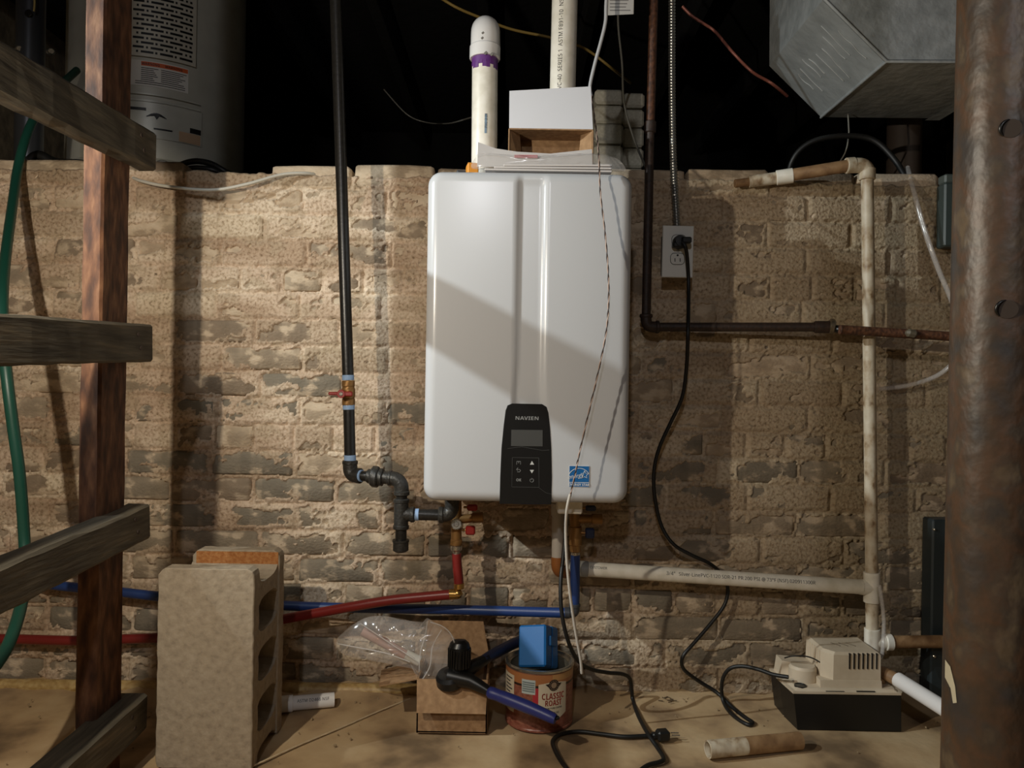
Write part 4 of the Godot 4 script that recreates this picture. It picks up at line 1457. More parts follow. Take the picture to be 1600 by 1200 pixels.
func build_water_lines() -> void:
	# hot side
	var z := 1.80
	var t := thing("hot_valve_set", "brass valve set with red handles under the heater's left side", "valve", at(714, 862, z))
	var st := fresh()
	collar(st, at(713, 852, z), at(713, 782, z), 0.0125, 0.001, 16)
	collar(st, at(713, 852, z), at(713, 842, z), 0.0155, 0.002, 6)
	collar(st, at(713, 812, z), at(755, 808, z), 0.0105, 0.001, 16)
	collar(st, at(738, 809.5, z), at(755, 808, z), 0.0125, 0.001, 16)
	part(t, "body", st, mats.brass)
	st = fresh()
	collar(st, at(713, 819, z), at(713, 819, z - 0.03), 0.0130, 0.002, 20)
	collar(st, at(713, 819, z - 0.03), at(713, 819, z - 0.033), 0.0065, 0.001, 6)
	part(t, "chrome_boss", st, mats.chrome)
	st = fresh()
	collar(st, at(713, 860, z), at(713, 852, z), 0.0135, 0.002, 20)
	collar(st, at(713.5, 868, z), at(713, 860, z), 0.0085, 0.001, 16)
	part(t, "crimp_ring", st, mats.chrome)
	handle_block(t, at(738, 793, z - 0.012), Vector3(0.024, 0.014, 0.016), mats.red_handle)
	handle_block(t, at(735, 828.5, z - 0.014), Vector3(0.022, 0.020, 0.016), mats.red_handle)
	t = thing("red_water_tube", "red plastic water tube dropping from the heater and running left along the wall", "tube", at(715, 935, z))
	st = fresh()
	tube(st, smooth(run([[713.5, 865, 1.80], [714, 880, 1.80], [716, 900, 1.80], [717, 914, 1.80]])), 0.0114, 16)
	part(t, "drop", st, mats.red_pex)
	st = fresh()
	collar(st, at(717.5, 920, 1.80), at(717, 911, 1.80), 0.0122, 0.001, 16)
	lathe(st, at(715, 928, 1.80), Vector3.UP, [[0.0, -0.0125], [0.0088, -0.0088], [0.0125, 0.0], [0.0088, 0.0088], [0.0, 0.0125]], 16, true)
	collar(st, at(714, 928, 1.80), at(702, 929, 1.80), 0.0122, 0.001, 16)
	part(t, "brass_elbow", st, plain(Color8(190, 150, 86), 0.22, 0.9), "shiny brass elbow")
	st = fresh()
	tube(st, smooth(run([[704, 929, 1.80], [660, 933, 1.81], [610, 938, 1.82], [555, 947, 1.83], [500, 957, 1.845], [440, 968, 1.86], [390, 979, 1.88], [300, 993, 1.90], [240, 997, 1.90], [180, 999, 1.905], [120, 1001, 1.91], [40, 999, 1.915], [0, 998, 1.915], [-60, 998, 1.92]])), 0.0117, 16)
	part(t, "long_run", st, mats.red_pex)
	# cold side
	z = 1.80
	t = thing("cold_valve_set", "brass valve set with dark blue handles under the heater's right side", "valve", at(900, 862, z))
	st = fresh()
	collar(st, at(899, 862, z), at(898, 782, z), 0.0130, 0.001, 16)
	collar(st, at(899, 852, z), at(899, 822, z), 0.0165, 0.002, 6)
	collar(st, at(898, 811, z), at(941, 811, z), 0.0105, 0.001, 16)
	collar(st, at(924, 811, z), at(941, 811, z), 0.0128, 0.001, 16)
	part(t, "body", st, mats.brass)
	st = fresh()
	collar(st, at(899, 870, z), at(899, 862, z), 0.0105, 0.001, 16)
	part(t, "crimp_ring", st, mats.chrome)
	handle_block(t, at(923, 794, z - 0.012), Vector3(0.024, 0.012, 0.016), mats.navy)
	handle_block(t, at(921.5, 833, z - 0.014), Vector3(0.021, 0.023, 0.016), mats.navy)
	t = thing("blue_water_tube", "blue plastic water tube dropping from the heater and running left behind the red one", "tube", at(898, 958, z))
	st = fresh()
	tube(st, run([[899, 867, 1.80], [898.5, 905, 1.80], [898, 945, 1.80]]), 0.0114, 16)
	part(t, "drop", st, mats.blue_pex)
	st = fresh()
	tube(st, bend(at(898, 943, 1.80), at(898, 957, 1.80), at(882, 958, 1.80), 0.008), 0.0118, 16)
	collar(st, at(898, 949, 1.80), at(898, 943, 1.80), 0.0132, 0.001, 16)
	collar(st, at(890, 957.5, 1.80), at(882, 957.5, 1.80), 0.0132, 0.001, 16)
	part(t, "grey_elbow", st, plain(Color8(56, 58, 62), 0.4), "dark grey elbow")
	st = fresh()
	tube(st, smooth(run([[884, 957.5, 1.80], [830, 956, 1.82], [760, 954, 1.84], [680, 952, 1.865], [600, 951, 1.885], [520, 949, 1.90], [440, 946, 1.905], [380, 942, 1.905], [310, 937, 1.90], [240, 931, 1.90], [170, 923, 1.905], [100, 916, 1.91], [40, 908, 1.915], [-60, 898, 1.92]])), 0.0117, 16)
	part(t, "long_run", st, mats.blue_pex)

func build_drain() -> void:
	var z := 1.83
	var t := thing("condensate_pipe", "white plastic drain pipe sloping from under the heater to the right riser", "pipe", at(872, 900, z))
	var st := fresh()
	collar(st, at(871, 874, z), at(872, 780, z), 0.0140, 0.001, 20)
	collar(st, at(872, 806, z), at(872, 786, z), 0.0165, 0.001, 20)
	part(t, "drop", st, plain(Color8(176, 168, 156), 0.5), "greyish drop pipe")
	st = fresh()
	tube(st, bend(at(871, 870, z), at(871, 893, z), at(888, 893.5, z + 0.03), 0.020), 0.0152, 20)
	part(t, "stained_elbow", st, plain(Color8(140, 84, 36), 0.5), "orange stained elbow")
	var a := at(884, 887, 1.86)
	var b := at(1346, 917, 1.86)
	st = fresh()
	collar(st, a, b, 0.0176, 0.001, 24)
	var pipe := part(t, "long_pipe", st, mats.pvc)
	st = fresh()
	collar(st, a + (b - a) * 0.01, a + (b - a) * 0.075, 0.0192, 0.001, 24)
	part(t, "coupling", st, plain(Color8(150, 148, 142), 0.5), "grey coupling")
	var d := (b - a).normalized()
	var l := a.distance_to(b)
	pipe_print(pipe, "PVC-1120 SDR-21 PR 200 PSI @ 73°F (NSF) 020911300R", a + d * l * 0.475, a + d * l * 0.81, 0.0082, 0.0177, -0.38)
	pipe_print(pipe, "3/4\"", a + d * l * 0.34, a + d * l * 0.36, 0.0085, 0.0177, -0.38)
	pipe_print(pipe, "Silver-Line", a + d * l * 0.385, a + d * l * 0.44, 0.0082, 0.0177, -0.38)
	pipe_print(pipe, "CUSTOMER", a + d * l * 0.085, a + d * l * 0.13, 0.006, 0.0177, -0.5)

func build_right_side() -> void:
	# drain riser
	var z := 1.862
	var t := thing("drain_riser", "stained off-white plastic drain riser with elbow at the wall top", "pipe", at(1363, 1020, z))
	var st := fresh()
	collar(st, at(1362, 900, z), at(1355, 272, z), 0.0146, 0.001, 20)
	part(t, "riser", st, mats.old_pvc)
	var c := at(1354.5, 258, z)
	var lft := at(1322, 259, z)
	st = fresh()
	tube(st, bend(at(1355, 280, z), c, lft, 0.022, 8), 0.0182, 20)
	collar(st, at(1355, 281, z), at(1355, 264, z), 0.0190, 0.001, 20)
	collar(st, lft, lft + Vector3(0.02, 0.002, 0), 0.0190, 0.001, 20)
	part(t, "elbow", st, mats.old_pvc)
	st = fresh()
	var m0 := at(1234, 274, 1.90)
	collar(st, lft + Vector3(0.006, 0, 0), m0, 0.0150, 0.001, 20)
	part(t, "brown_length", st, mats.tan_pipe, "brown stained length")
	st = fresh()
	var m1 := at(1213, 278, 1.91)
	collar(st, m1, m0 + Vector3(0.008, 0, 0), 0.0182, 0.001, 20)
	part(t, "coupling", st, mats.pvc, "white coupling")
	st = fresh()
	collar(st, at(1170, 284, 1.918), m1 + Vector3(0.004, 0, 0), 0.0150, 0.001, 20)
	part(t, "pale_length", st, mats.old_pvc)
	st = fresh()
	collar(st, at(1148, 287, 1.918), at(1172, 284, 1.918), 0.0105, 0.001, 16)
	part(t, "brown_end", st, mats.tan_pipe, "brown open end")
	st = fresh()
	collar(st, at(1362, 941, z), at(1362, 894, z), 0.0190, 0.001, 20)
	tube(st, [at(1343, 917, z), at(1362, 918, z)], 0.0185, 20)
	part(t, "tee", st, mats.pvc, "white tee")
	st = fresh()
	collar(st, at(1363, 986, z), at(1362, 938, z), 0.0146, 0.001, 20)
	part(t, "lower_riser", st, mats.old_pvc)
	st = fresh()
	collar(st, at(1363, 1022, z), at(1363, 982, z), 0.0186, 0.001, 20)
	tube(st, [at(1363, 1003, z), at(1384, 1003, z)], 0.0175, 20)
	collar(st, at(1382, 1003.5, z), at(1393.5, 1003.5, z), 0.0200, 0.002, 20)
	part(t, "tee", st, mats.pvc, "white tee")
	st = fresh()
	collar(st, at(1392, 1003, z), at(1900, 1000, z), 0.0150, 0.001, 20)
	part(t, "side_branch", st, mats.tan_pipe, "brown stained branch")
	st = fresh()
	collar(st, at(1364, 1078, z), at(1363, 1018, z), 0.0146, 0.001, 20)
	part(t, "foot", st, mats.old_pvc)

	# rusty water pipe
	t = thing("rusty_pipe", "rusty iron pipe dropping beside the heater and turning right along the wall", "pipe", at(1010, 511, 1.90))
	st = fresh()
	var r0 := at(1016, 204, 1.90)
	var r1 := at(1021.5, 0, 1.90)
	collar(st, r0, r0 + (r1 - r0) * ((2.28 - r0.y) / (r1.y - r0.y)), 0.0108, 0.001, 16)
	part(t, "upper_length", st, mats.rust, "orange brown upper length")
	st = fresh()
	collar(st, at(1015.5, 208, 1.90), at(1016, 190, 1.90), 0.0150, 0.002, 16)
	part(t, "coupling", st, mats.dark_rust)
	st = fresh()
	collar(st, at(1009.5, 498, 1.895), at(1015.5, 206, 1.90), 0.0110, 0.001, 16)
	part(t, "riser", st, mats.dark_rust)
	st = fresh()
	var ea := at(1009.5, 494, 1.895)
	var eb := at(1028, 511, 1.895)
	tube(st, bend(ea, at(1009.5, 511, 1.895), eb, 0.018), 0.0138, 16)
	collar(st, ea - Vector3(0, 0.004, 0), ea + Vector3(0, 0.005, 0), 0.0162, 0.002, 16)
	collar(st, eb - Vector3(0.006, 0, 0), eb + Vector3(0.003, 0, 0), 0.0162, 0.002, 16)
	part(t, "elbow", st, mats.dark_rust)
	st = fresh()
	collar(st, eb, at(1276, 511, 1.855), 0.0110, 0.001, 16)
	part(t, "horizontal_length", st, mats.dark_rust)
	st = fresh()
	collar(st, at(1272, 511, 1.855), at(1298, 511, 1.85), 0.0148, 0.002, 16)
	part(t, "coupling", st, mats.dark_rust)
	st = fresh()
	collar(st, at(1295, 509, 1.85), at(1304, 510, 1.848), 0.0178, 0.003, 16)
	part(t, "union_ring", st, plain(Color8(128, 118, 100), 0.35, 0.7))
	st = fresh()
	collar(st, at(1303, 513, 1.848), at(1314, 515, 1.835), 0.0092, 0.001, 12)
	part(t, "thread", st, mats.black)
	st = fresh()
	collar(st, at(1312, 515, 1.822), at(1900, 551, 1.80), 0.0112, 0.001, 16)
	part(t, "brown_length", st, mats.rust)
	st = fresh()
	box(st, at(1424, 521, 1.80), Vector3(0.026, 0.018, 0.02), 0.006, Basis(Vector3(0, 0, 1), -0.2))
	part(t, "pipe_strap", st, plain(Color8(96, 88, 72), 0.6))

	# flexible conduit and outlet
	t = thing("steel_conduit", "flexible ribbed steel conduit running down to the wall outlet", "conduit", at(1058, 352, 1.89))
	var path := smooth(run([[1050, -500, 1.93], [1050, -10, 1.93], [1050, 60, 1.93], [1050, 120, 1.93], [1051, 200, 1.925], [1053, 270, 1.915], [1056, 320, 1.90], [1058, 356, 1.89]]), 60)
	var cu := Curve3D.new()
	for p in path:
		cu.add_point(p)
	var len := cu.get_baked_length()
	var pts := PackedVector3Array()
	var rad := []
	var n := int(len / 0.0019)
	for i in n + 1:
		pts.append(cu.sample_baked(len * i / n))
		rad.append(0.0094 if i % 4 < 2 else 0.0078)
	st = fresh()
	tube(st, pts, rad, 12)
	part(t, "armour", st, plain(Color8(150, 150, 146), 0.28, 0.85))
	z = 1.872
	var oc := at(1059, 392.5, z)
	t = thing("wall_outlet", "white wall outlet with one black plug in its upper socket", "outlet", oc - Vector3(0, 0.064, 0))
	var pl := outline([[1034, 433], [1082.5, 434], [1084.5, 353], [1036, 352]], z)
	st = fresh()
	box(st, Vector3(oc.x, oc.y, -1.91), Vector3(0.055, 0.1, 0.074), 0.003)
	part(t, "back_box", st, plain(Color8(120, 118, 112), 0.5))
	st = fresh()
	plate(st, pl, -z - 0.005, -z, 0.002)
	var pm := plain(Color8(222, 222, 216), 0.4)
	var plt := part(t, "cover_plate", st, pm)
	for e in [[1060.5, 376], [1058.5, 404.5]]:
		var f := at(e[0], e[1], z)
		st = fresh()
		plate(st, rounded(Vector2(f.x, f.y), 0.033, 0.027, 0.009), -z - 0.001, -z + 0.0014, 0.0008)
		var face := part(t, "socket_face", st, plain(Color8(216, 216, 210), 0.4))
		st = fresh()
		var rr := rounded(Vector2(f.x, f.y), 0.0342, 0.0282, 0.0095)
		var loop := PackedVector3Array()
		for p in rr:
			loop.append(Vector3(p.x, p.y, -z + 0.0002))
		loop.append(loop[0])
		tube(st, loop, 0.0006, 5)
		for sx in [-0.0063, 0.0063]:
			box(st, Vector3(f.x + sx, f.y - 0.003, -z + 0.0012), Vector3(0.0020, 0.0085, 0.001), 0.0)
		collar(st, Vector3(f.x, f.y + 0.0085, -z), Vector3(f.x, f.y + 0.0085, -z + 0.0018), 0.0026, 0.0001, 10)
		part(face, "slot", st, mats.black)
	st = fresh()
	var sc := at(1059.5, 392, z)
	collar(st, sc, sc + Vector3(0, 0, 0.0016), 0.0035, 0.0006, 10)
	part(plt, "screw", st, plain(Color8(168, 168, 164), 0.3, 0.5))

	# steel column in front
	var cb := Vector3(at(1574, 0, 0.645).x, 0.0, -0.645)
	var ct := at(1577, 0, 0.645)
	var cd := (ct - at(1551, 1200, 0.645)).normalized()
	cb = at(1551, 1200, 0.645)
	cb -= cd * (cb.y / cd.y)
	t = thing("steel_column", "rusty round steel jack column with pin holes close in the right foreground", "column", cb)
	st = fresh()
	collar(st, cb, cb + cd * (2.28 / cd.y), 0.0385, 0.001, 48)
	part(t, "tube", st, mats.column)
	st = fresh()
	box(st, cb + Vector3(0, 0.003, 0), Vector3(0.13, 0.006, 0.13), 0.002)
	part(t, "base_plate", st, mats.dark_rust)
	for e in [200, 483, -83]:
		var f := at(1571 - e * 0.018, e, 0.61)
		var axis := cb + cd * ((f.y - cb.y) / cd.y)
		var o := Vector3(sin(-0.48), 0, cos(0.48))
		st = fresh()
		lathe(st, axis + o * 0.0370, o, [[0.0, 0.0], [0.0074, 0.0], [0.0074, 0.0019], [0.0, 0.0019]], 20)
		var pin := part(t, "pin_hole", st, plain(Color8(58, 47, 38), 0.7))
		st = fresh()
		var cres := PackedVector3Array()
		for k in 11:
			var a := lerpf(PI * 0.55, PI * 1.25, k / 10.0)
			cres.append(axis + o * 0.0388 + Vector3(cos(0.48), 0, sin(0.48)) * cos(a) * 0.0074 + Vector3(0, sin(a) * 0.0074, 0))
		tube(st, cres, [0.0004, 0.0009, 0.0013, 0.0016, 0.0018, 0.0018, 0.0018, 0.0016, 0.0013, 0.0009, 0.0004], 6)
		part(pin, "hole_shade", st, mats.black)  # black crescent stands in for the shade inside the hole
	st = fresh()
	var lp := at(1492, 1050, 0.66)
	wrap_plate(st, PackedVector2Array([Vector2(-0.006, 0.014), Vector2(0.002, 0.011), Vector2(0.008, -0.003), Vector2(0.010, -0.016), Vector2(0.006, -0.018), Vector2(0.003, -0.007), Vector2(-0.006, -0.001)]), cb + cd * ((lp.y - cb.y) / cd.y), 0.0391, -1.55)
	part(t, "torn_label", st, plain(Color8(190, 184, 160), 0.7), "torn pale label")
	# dark cabinets behind the column
	z = 1.90
	var k0 := at(1475, 385, z)
	var k1 := at(1475, 285, z)
	t = thing("metal_cabinet", "dark green-grey metal box on the wall behind the column, upper", "cabinet", Vector3(k0.x + 0.12, k0.y, -1.92))
	st = fresh()
	box(st, Vector3(k0.x + 0.12, (k0.y + k1.y) / 2, -1.92), Vector3(0.24, k1.y - k0.y, 0.04), 0.004)
	part(t, "body", st, plain(Color8(58, 68, 66), 0.5))
	st = fresh()
	box(st, Vector3(k0.x + 0.122, k1.y + 0.012, -1.924), Vector3(0.236, 0.024, 0.034), 0.004)
	part(t, "lid", st, plain(Color8(78, 86, 82), 0.5))  # lighter strip stands in for the light on the cabinet top
	z = 1.84
	z = 1.89
	k0 = at(1453, 1100, z)
	k1 = at(1453, 812, z)
	t = thing("metal_cabinet", "dark tall metal cabinet standing on the floor behind the column", "cabinet", Vector3(k0.x + 0.15, 0.0, -1.915))
	st = fresh()
	box(st, Vector3(k0.x + 0.15, k1.y / 2, -1.915), Vector3(0.30, k1.y, 0.05), 0.004)
	part(t, "body", st, plain(Color8(40, 48, 50), 0.45))
	st = fresh()
	var sv := at(1459, 827, z)
	collar(st, Vector3(sv.x, sv.y, -1.893), Vector3(sv.x, sv.y, -1.884), 0.003)
	sv = at(1455, 1025, z)
	collar(st, Vector3(sv.x + 0.006, sv.y, -1.893), Vector3(sv.x + 0.006, sv.y, -1.884), 0.004)
	part(t, "screw", st, mats.chrome)
	# clear tubes
	var ctm := film(0.3, 0.12)
	st = fresh()
	tube(st, smooth(run([[1418, 262, 1.99], [1428, 300, 1.92], [1440, 345, 1.90], [1455, 390, 1.885], [1470, 430, 1.88], [1484, 462, 1.88], [1494, 492, 1.88], [1505, 530, 1.88]])), 0.0062, 10)
	solo("clear_tube", st, ctm, "clear plastic tube slanting down the wall beside the column", "tube")
	st = fresh()
	tube(st, smooth(run([[1512, 520, 1.87], [1500, 548, 1.88], [1488, 568, 1.89], [1462, 588, 1.90], [1420, 602, 1.91], [1374, 608, 1.92]])), 0.0056, 10)
	solo("clear_tube", st, ctm, "clear plastic tube curving left behind the riser pipe", "tube")
	st = fresh()
	tube(st, smooth(run([[1374, 915, 1.82], [1378, 940, 1.82], [1381, 970, 1.82], [1380, 1000, 1.82], [1378, 1022, 1.80], [1372, 1034, 1.77]])), 0.0045, 10)
	solo("clear_tube", st, ctm, "short clear plastic tube dropping into the back of the pump", "tube")

# -------------------------------------------------------------------- cords
func mixed(list: Array) -> PackedVector3Array:      # a third number of 0 or less puts the point on the floor, raised by that much
	var p := PackedVector3Array()
	for e in list:
		p.append(at(e[0], e[1], e[2]) if e[2] > 0 else level(e[0], e[1], 0.0045 - e[2]))
	return p

func plug(t: Node3D, p: Vector3, dir: Vector3, up: Vector3) -> void:
	var x := dir.normalized()
	var z := x.cross(up).normalized()
	var y := z.cross(x)
	var st := fresh()
	box(st, p + x * 0.014, Vector3(0.028, 0.022, 0.024), 0.004, Basis(x, y, z))
	box(st, p + x * -0.004, Vector3(0.014, 0.013, 0.015), 0.003, Basis(x, y, z))
	part(t, "plug", st, mats.rubber)

func build_cords() -> void:
	var t := thing("power_cord", "black power cord hanging from the wall outlet and looping to the pump", "cord", at(1170, 1130, 1.7))
	var st := fresh()
	tube(st, smooth(mixed([[1066, 379, 1.835], [1071, 386, 1.832], [1074, 405, 1.845], [1076, 450, 1.855], [1075, 520, 1.80], [1073, 570, 1.84], [1066, 620, 1.86], [1047, 662, 1.875], [1030, 700, 1.885], [1022, 735, 1.89], [1023, 775, 1.89], [1033, 820, 1.89], [1052, 850, 1.88], [1080, 867, 1.88], [1108, 880, 1.885], [1126, 896, 1.90], [1137, 918, 1.915], [1132, 945, 1.915], [1110, 975, 1.905], [1085, 1004, 1.89], [1067, 1026, 1.88], [1068, 1045, 1.89], [1090, 1063, 1.90], [1120, 1082, 1.90], [1143, 1104, 0], [1163, 1120, 0], [1176, 1129, 0], [1168, 1132, 0], [1148, 1120, 0], [1134, 1104, 0], [1128, 1086, 1.88], [1129, 1062, 1.86], [1140, 1045, 1.845], [1160, 1041, 1.83], [1185, 1046, 1.81], [1208, 1054, 1.79], [1232, 1058, 1.77]])), 0.0046, 10)
	part(t, "cable", st, mats.rubber)
	st = fresh()
	var pc := at(1061, 379, 1.868)
	pc.z = -1.869
	lathe(st, pc, Vector3(0, 0, 1), [[0.0, 0.0], [0.0165, 0.0], [0.0165, 0.012], [0.0125, 0.024], [0.0, 0.025]], 16)
	box(st, pc + Vector3(0.012, 0.001, 0.026), Vector3(0.024, 0.015, 0.016), 0.003)
	box(st, pc + Vector3(-0.002, -0.008, 0.012), Vector3(0.033, 0.014, 0.02), 0.003)
	part(t, "plug", st, mats.rubber)
	t = thing("power_cord", "black power cord from under the heater with its loose plug lying on the floor", "cord", level(1035, 1180))
	st = fresh()
	tube(st, smooth(mixed([[886, 786, 1.79], [884, 830, 1.765], [880, 870, 1.74], [876, 910, 1.72], [877, 950, 1.71], [883, 985, 1.71], [893, 1015, 1.73], [907, 1036, 1.76], [925, 1046, 1.79], [950, 1051, 1.82], [972, 1053, 1.85], [984, 1060, 1.87], [987, 1078, 1.885], [989, 1095, 0], [998, 1120, 0], [1012, 1146, -0.009], [1027, 1168, 0], [1037, 1185, 0], [1030, 1191, 0], [1012, 1196, 0], [985, 1212, 0], [935, 1224, 0], [898, 1212, 0], [880, 1194, 0], [867, 1172, 0], [864, 1157, 0], [878, 1147, 0], [905, 1143, 0], [940, 1147, 0], [975, 1151, 0], [1005, 1150, 0], [1022, 1149, 0]])), 0.0046, 10)
	part(t, "cable", st, mats.rubber)
	var a := level(1026, 1149, 0.013)
	var b := level(1050, 1147, 0.013)
	plug(t, a, b - a, Vector3.UP)
	st = fresh()
	for s in [-0.006, 0.006]:
		tube(st, [b + Vector3(-0.002, 0.0, s), b + Vector3(0.016, 0.0, s)], 0.0016, 6)
	part(t, "prong", st, mats.chrome)

# -------------------------------------------------------------------- on the floor
func build_floor_things() -> void:
	var st := fresh()
	# concrete block on end
	var zf := 1.528
	var a := at(242, 1196, zf)
	var b := at(393, 1196, zf)
	var x0 := a.x
	var x1 := b.x
	var h := at(300, 888, zf).y
	var dp := 0.194
	var base := Vector3((x0 + x1) / 2, 0, -zf - dp / 2)
	var t := thing("concrete_block", "hollow concrete block standing on end on the floor before the wall", "block", base)
	var bm: Material = mats.block
	st = fresh()
	var sh := 0.034
	shell(st, x0, x1, 0.0, h, -zf, sh, 1)
	part(t, "face_shell", st, bm)
	st = fresh()
	shell(st, x0 + 0.003, x1 + 0.002, 0.0, h + 0.003, -zf - dp + sh, sh, 2)
	part(t, "face_shell", st, bm)
	for k in 4:
		var yc := lerpf(0.035, h - 0.056, k / 3.0)
		st = fresh()
		web(st, x0 + 0.002, x1 - 0.002, yc, 0.030, -zf - sh + 0.002, -zf - dp + sh - 0.002)
		part(t, "web", st, bm)
	# rusty bloom on the inner face at the top
	st = fresh()
	box(st, Vector3((x0 + x1) / 2 + 0.005, h - 0.019, -zf - dp + sh + 0.0006), Vector3(x1 - x0 - 0.012, 0.036, 0.0012), 0.0004)
	part(t, "orange_stain", st, grained([[0.2, Color8(150, 92, 44)], [0.8, Color8(172, 120, 70)]], Vector3(9, 9, 9), 0.02, 0.9, 0.1, 81), "orange stain")

	# pipe along the wall foot
	st = fresh()
	collar(st, at(-60, 1071, 1.922), at(690, 1080, 1.922), 0.0172, 0.001, 20)
	solo("floor_pipe", st, grained([[0.2, Color8(150, 118, 70)], [0.5, Color8(176, 146, 92)], [0.8, Color8(192, 166, 116)]], Vector3(4, 6, 6), 0.02, 0.5, 0.02, 82), "long yellowed plastic pipe lying along the foot of the wall", "pipe")
	# white stub with coupling
	a = level(410, 1103, 0.0175)
	b = level(522, 1093, 0.0155)
	t = thing("pipe_offcut", "short white plastic pipe offcut with a coupling beside the concrete block", "pipe", a)
	st = fresh()
	hollow(st, b, a, 0.0168, 0.003)
	var pp := part(t, "pipe", st, mats.white)
	st = fresh()
	collar(st, a, a.lerp(b, 0.42), 0.0192, 0.001)
	part(t, "coupling", st, mats.white)
	pipe_print(pp, "ASTM D2466 NSF", a.lerp(b, 0.5), a.lerp(b, 0.9), 0.007, 0.0169, -0.6)
	# rusty stained pipe on the floor at right
	a = level(1106, 1171, 0.0185)
	b = level(1250, 1157, 0.0185)
	t = thing("pipe_offcut", "loose pipe offcut with an open left end and brown rust stains lying before the pump", "pipe", a)
	st = fresh()
	hollow(st, a, a.lerp(b, 0.4), 0.0182, 0.003)
	part(t, "pale_end", st, mats.old_pvc, "pale open end")
	st = fresh()
	hollow(st, a.lerp(b, 0.4), b, 0.0182, 0.003)
	part(t, "brown_end", st, mats.tan_pipe, "brown stained end")

	build_carton()
	build_can()
	build_pump()

	# bits of grit and twigs
	var pm := StandardMaterial3D.new()
	pm.albedo_color = Color8(150, 130, 100)
	pm.roughness = 0.9
	var mm := MultiMesh.new()
	mm.transform_format = MultiMesh.TRANSFORM_3D
	var gs := fresh()
	box(gs, Vector3.ZERO, Vector3(0.006, 0.004, 0.005), 0.001)
	mm.mesh = done(gs)
	mm.instance_count = 150
	for i in 150:
		var x := rng.randf_range(-1.25, 1.1)
		var z := -1.93 + absf(rng.randfn(0.0, 0.16))
		var s := rng.randf_range(0.3, 1.0)
		mm.set_instance_transform(i, Transform3D(Basis.from_euler(Vector3(rng.randf() * 6, rng.randf() * 6, rng.randf() * 6)).scaled(Vector3.ONE * s), Vector3(x, 0.001, z)))
	var mi := MultiMeshInstance3D.new()
	mi.name = "grit"
	mi.multimesh = mm
	mi.material_override = pm
	add_child(mi)
	tag(mi, "loose grit and mortar crumbs scattered along the foot of the wall", "debris", "", "stuff")
	st = fresh()
	for i in 9:
		var p := level(1030 + rng.randf() * 32, 1088 + rng.randf() * 9, 0.004)
		var d := Vector3(rng.randf_range(-1, 1), rng.randf_range(-0.05, 0.08), rng.randf_range(-0.4, 0.4)).normalized() * rng.randf_range(0.008, 0.022)
		tube(st, [p, p + d], 0.0011, 5)
	var tw := solo("twig_litter", st, plain(Color8(84, 68, 48), 0.9), "small pile of dark twigs on the floor near the wall", "debris")
	tw.set_meta("kind", "stuff")

func shell(st: SurfaceTool, x0: float, x1: float, y0: float, y1: float, zfront: float, thick: float, seed: int) -> void:
	var r := RandomNumberGenerator.new()
	r.seed = seed
	var ol := PackedVector2Array()
	var n := 14
	for i in n:
		ol.append(Vector2(lerpf(x0, x1, float(i) / n), y0) + Vector2(0.0 if i else 0.003, r.randf_range(0, 0.001) + (0.0 if i else 0.003)))
	for i in n * 2:
		ol.append(Vector2(x1, lerpf(y0, y1, i / (n * 2.0))) + Vector2(r.randf_range(-0.0015, 0.0005), 0))
	for i in n:
		ol.append(Vector2(lerpf(x1, x0, float(i) / n), y1) + Vector2(-0.004 if i == 0 else 0.0, r.randf_range(-0.0015, 0.0005) - (0.005 if i == 0 else 0.0)))
	for i in n * 2:
		ol.append(Vector2(x0, lerpf(y1, y0, i / (n * 2.0))) + Vector2(r.randf_range(-0.0005, 0.0015) + (0.008 if i == 0 else 0.0), -0.004 if i == 0 else 0.0))
	plate(st, ol, zfront - thick, zfront, 0.0018)

func web(st: SurfaceTool, x0: float, x1: float, yc: float, thick: float, zf: float, zb: float) -> void:   # flared towards both shells
	var secs := []
	for k in 9:
		var s := k / 8.0
		var fl := pow(absf(s - 0.5) * 2.0, 4.0) * 0.016
		secs.append([lerpf(zf, zb, s), thick / 2 + fl])
	for k in 8:
		var p: Array = secs[k]
		var q: Array = secs[k + 1]
		quad(st, Vector3(x0, yc + p[1], p[0]), Vector3(x1, yc + p[1], p[0]), Vector3(x1, yc + q[1], q[0]), Vector3(x0, yc + q[1], q[0]))
		quad(st, Vector3(x0, yc - q[1], q[0]), Vector3(x1, yc - q[1], q[0]), Vector3(x1, yc - p[1], p[0]), Vector3(x0, yc - p[1], p[0]))
		quad(st, Vector3(x1, yc - p[1], p[0]), Vector3(x1, yc - q[1], q[0]), Vector3(x1, yc + q[1], q[0]), Vector3(x1, yc + p[1], p[0]))
		quad(st, Vector3(x0, yc - q[1], q[0]), Vector3(x0, yc - p[1], p[0]), Vector3(x0, yc + p[1], p[0]), Vector3(x0, yc + q[1], q[0]))

func sheet4(st: SurfaceTool, a: Vector3, b: Vector3, c: Vector3, d: Vector3, thick: float) -> void:   # a stiff sheet with thickness
	var n := (b - a).cross(c - a).normalized() * thick
	var m := (a + b + c + d) / 4.0 - n / 2
	oquad(st, a, b, c, d, m)
	oquad(st, a - n, b - n, c - n, d - n, m)
	var l := [a, b, c, d]
	for i in 4:
		oquad(st, l[i], l[(i + 1) % 4], l[(i + 1) % 4] - n, l[i] - n, m)

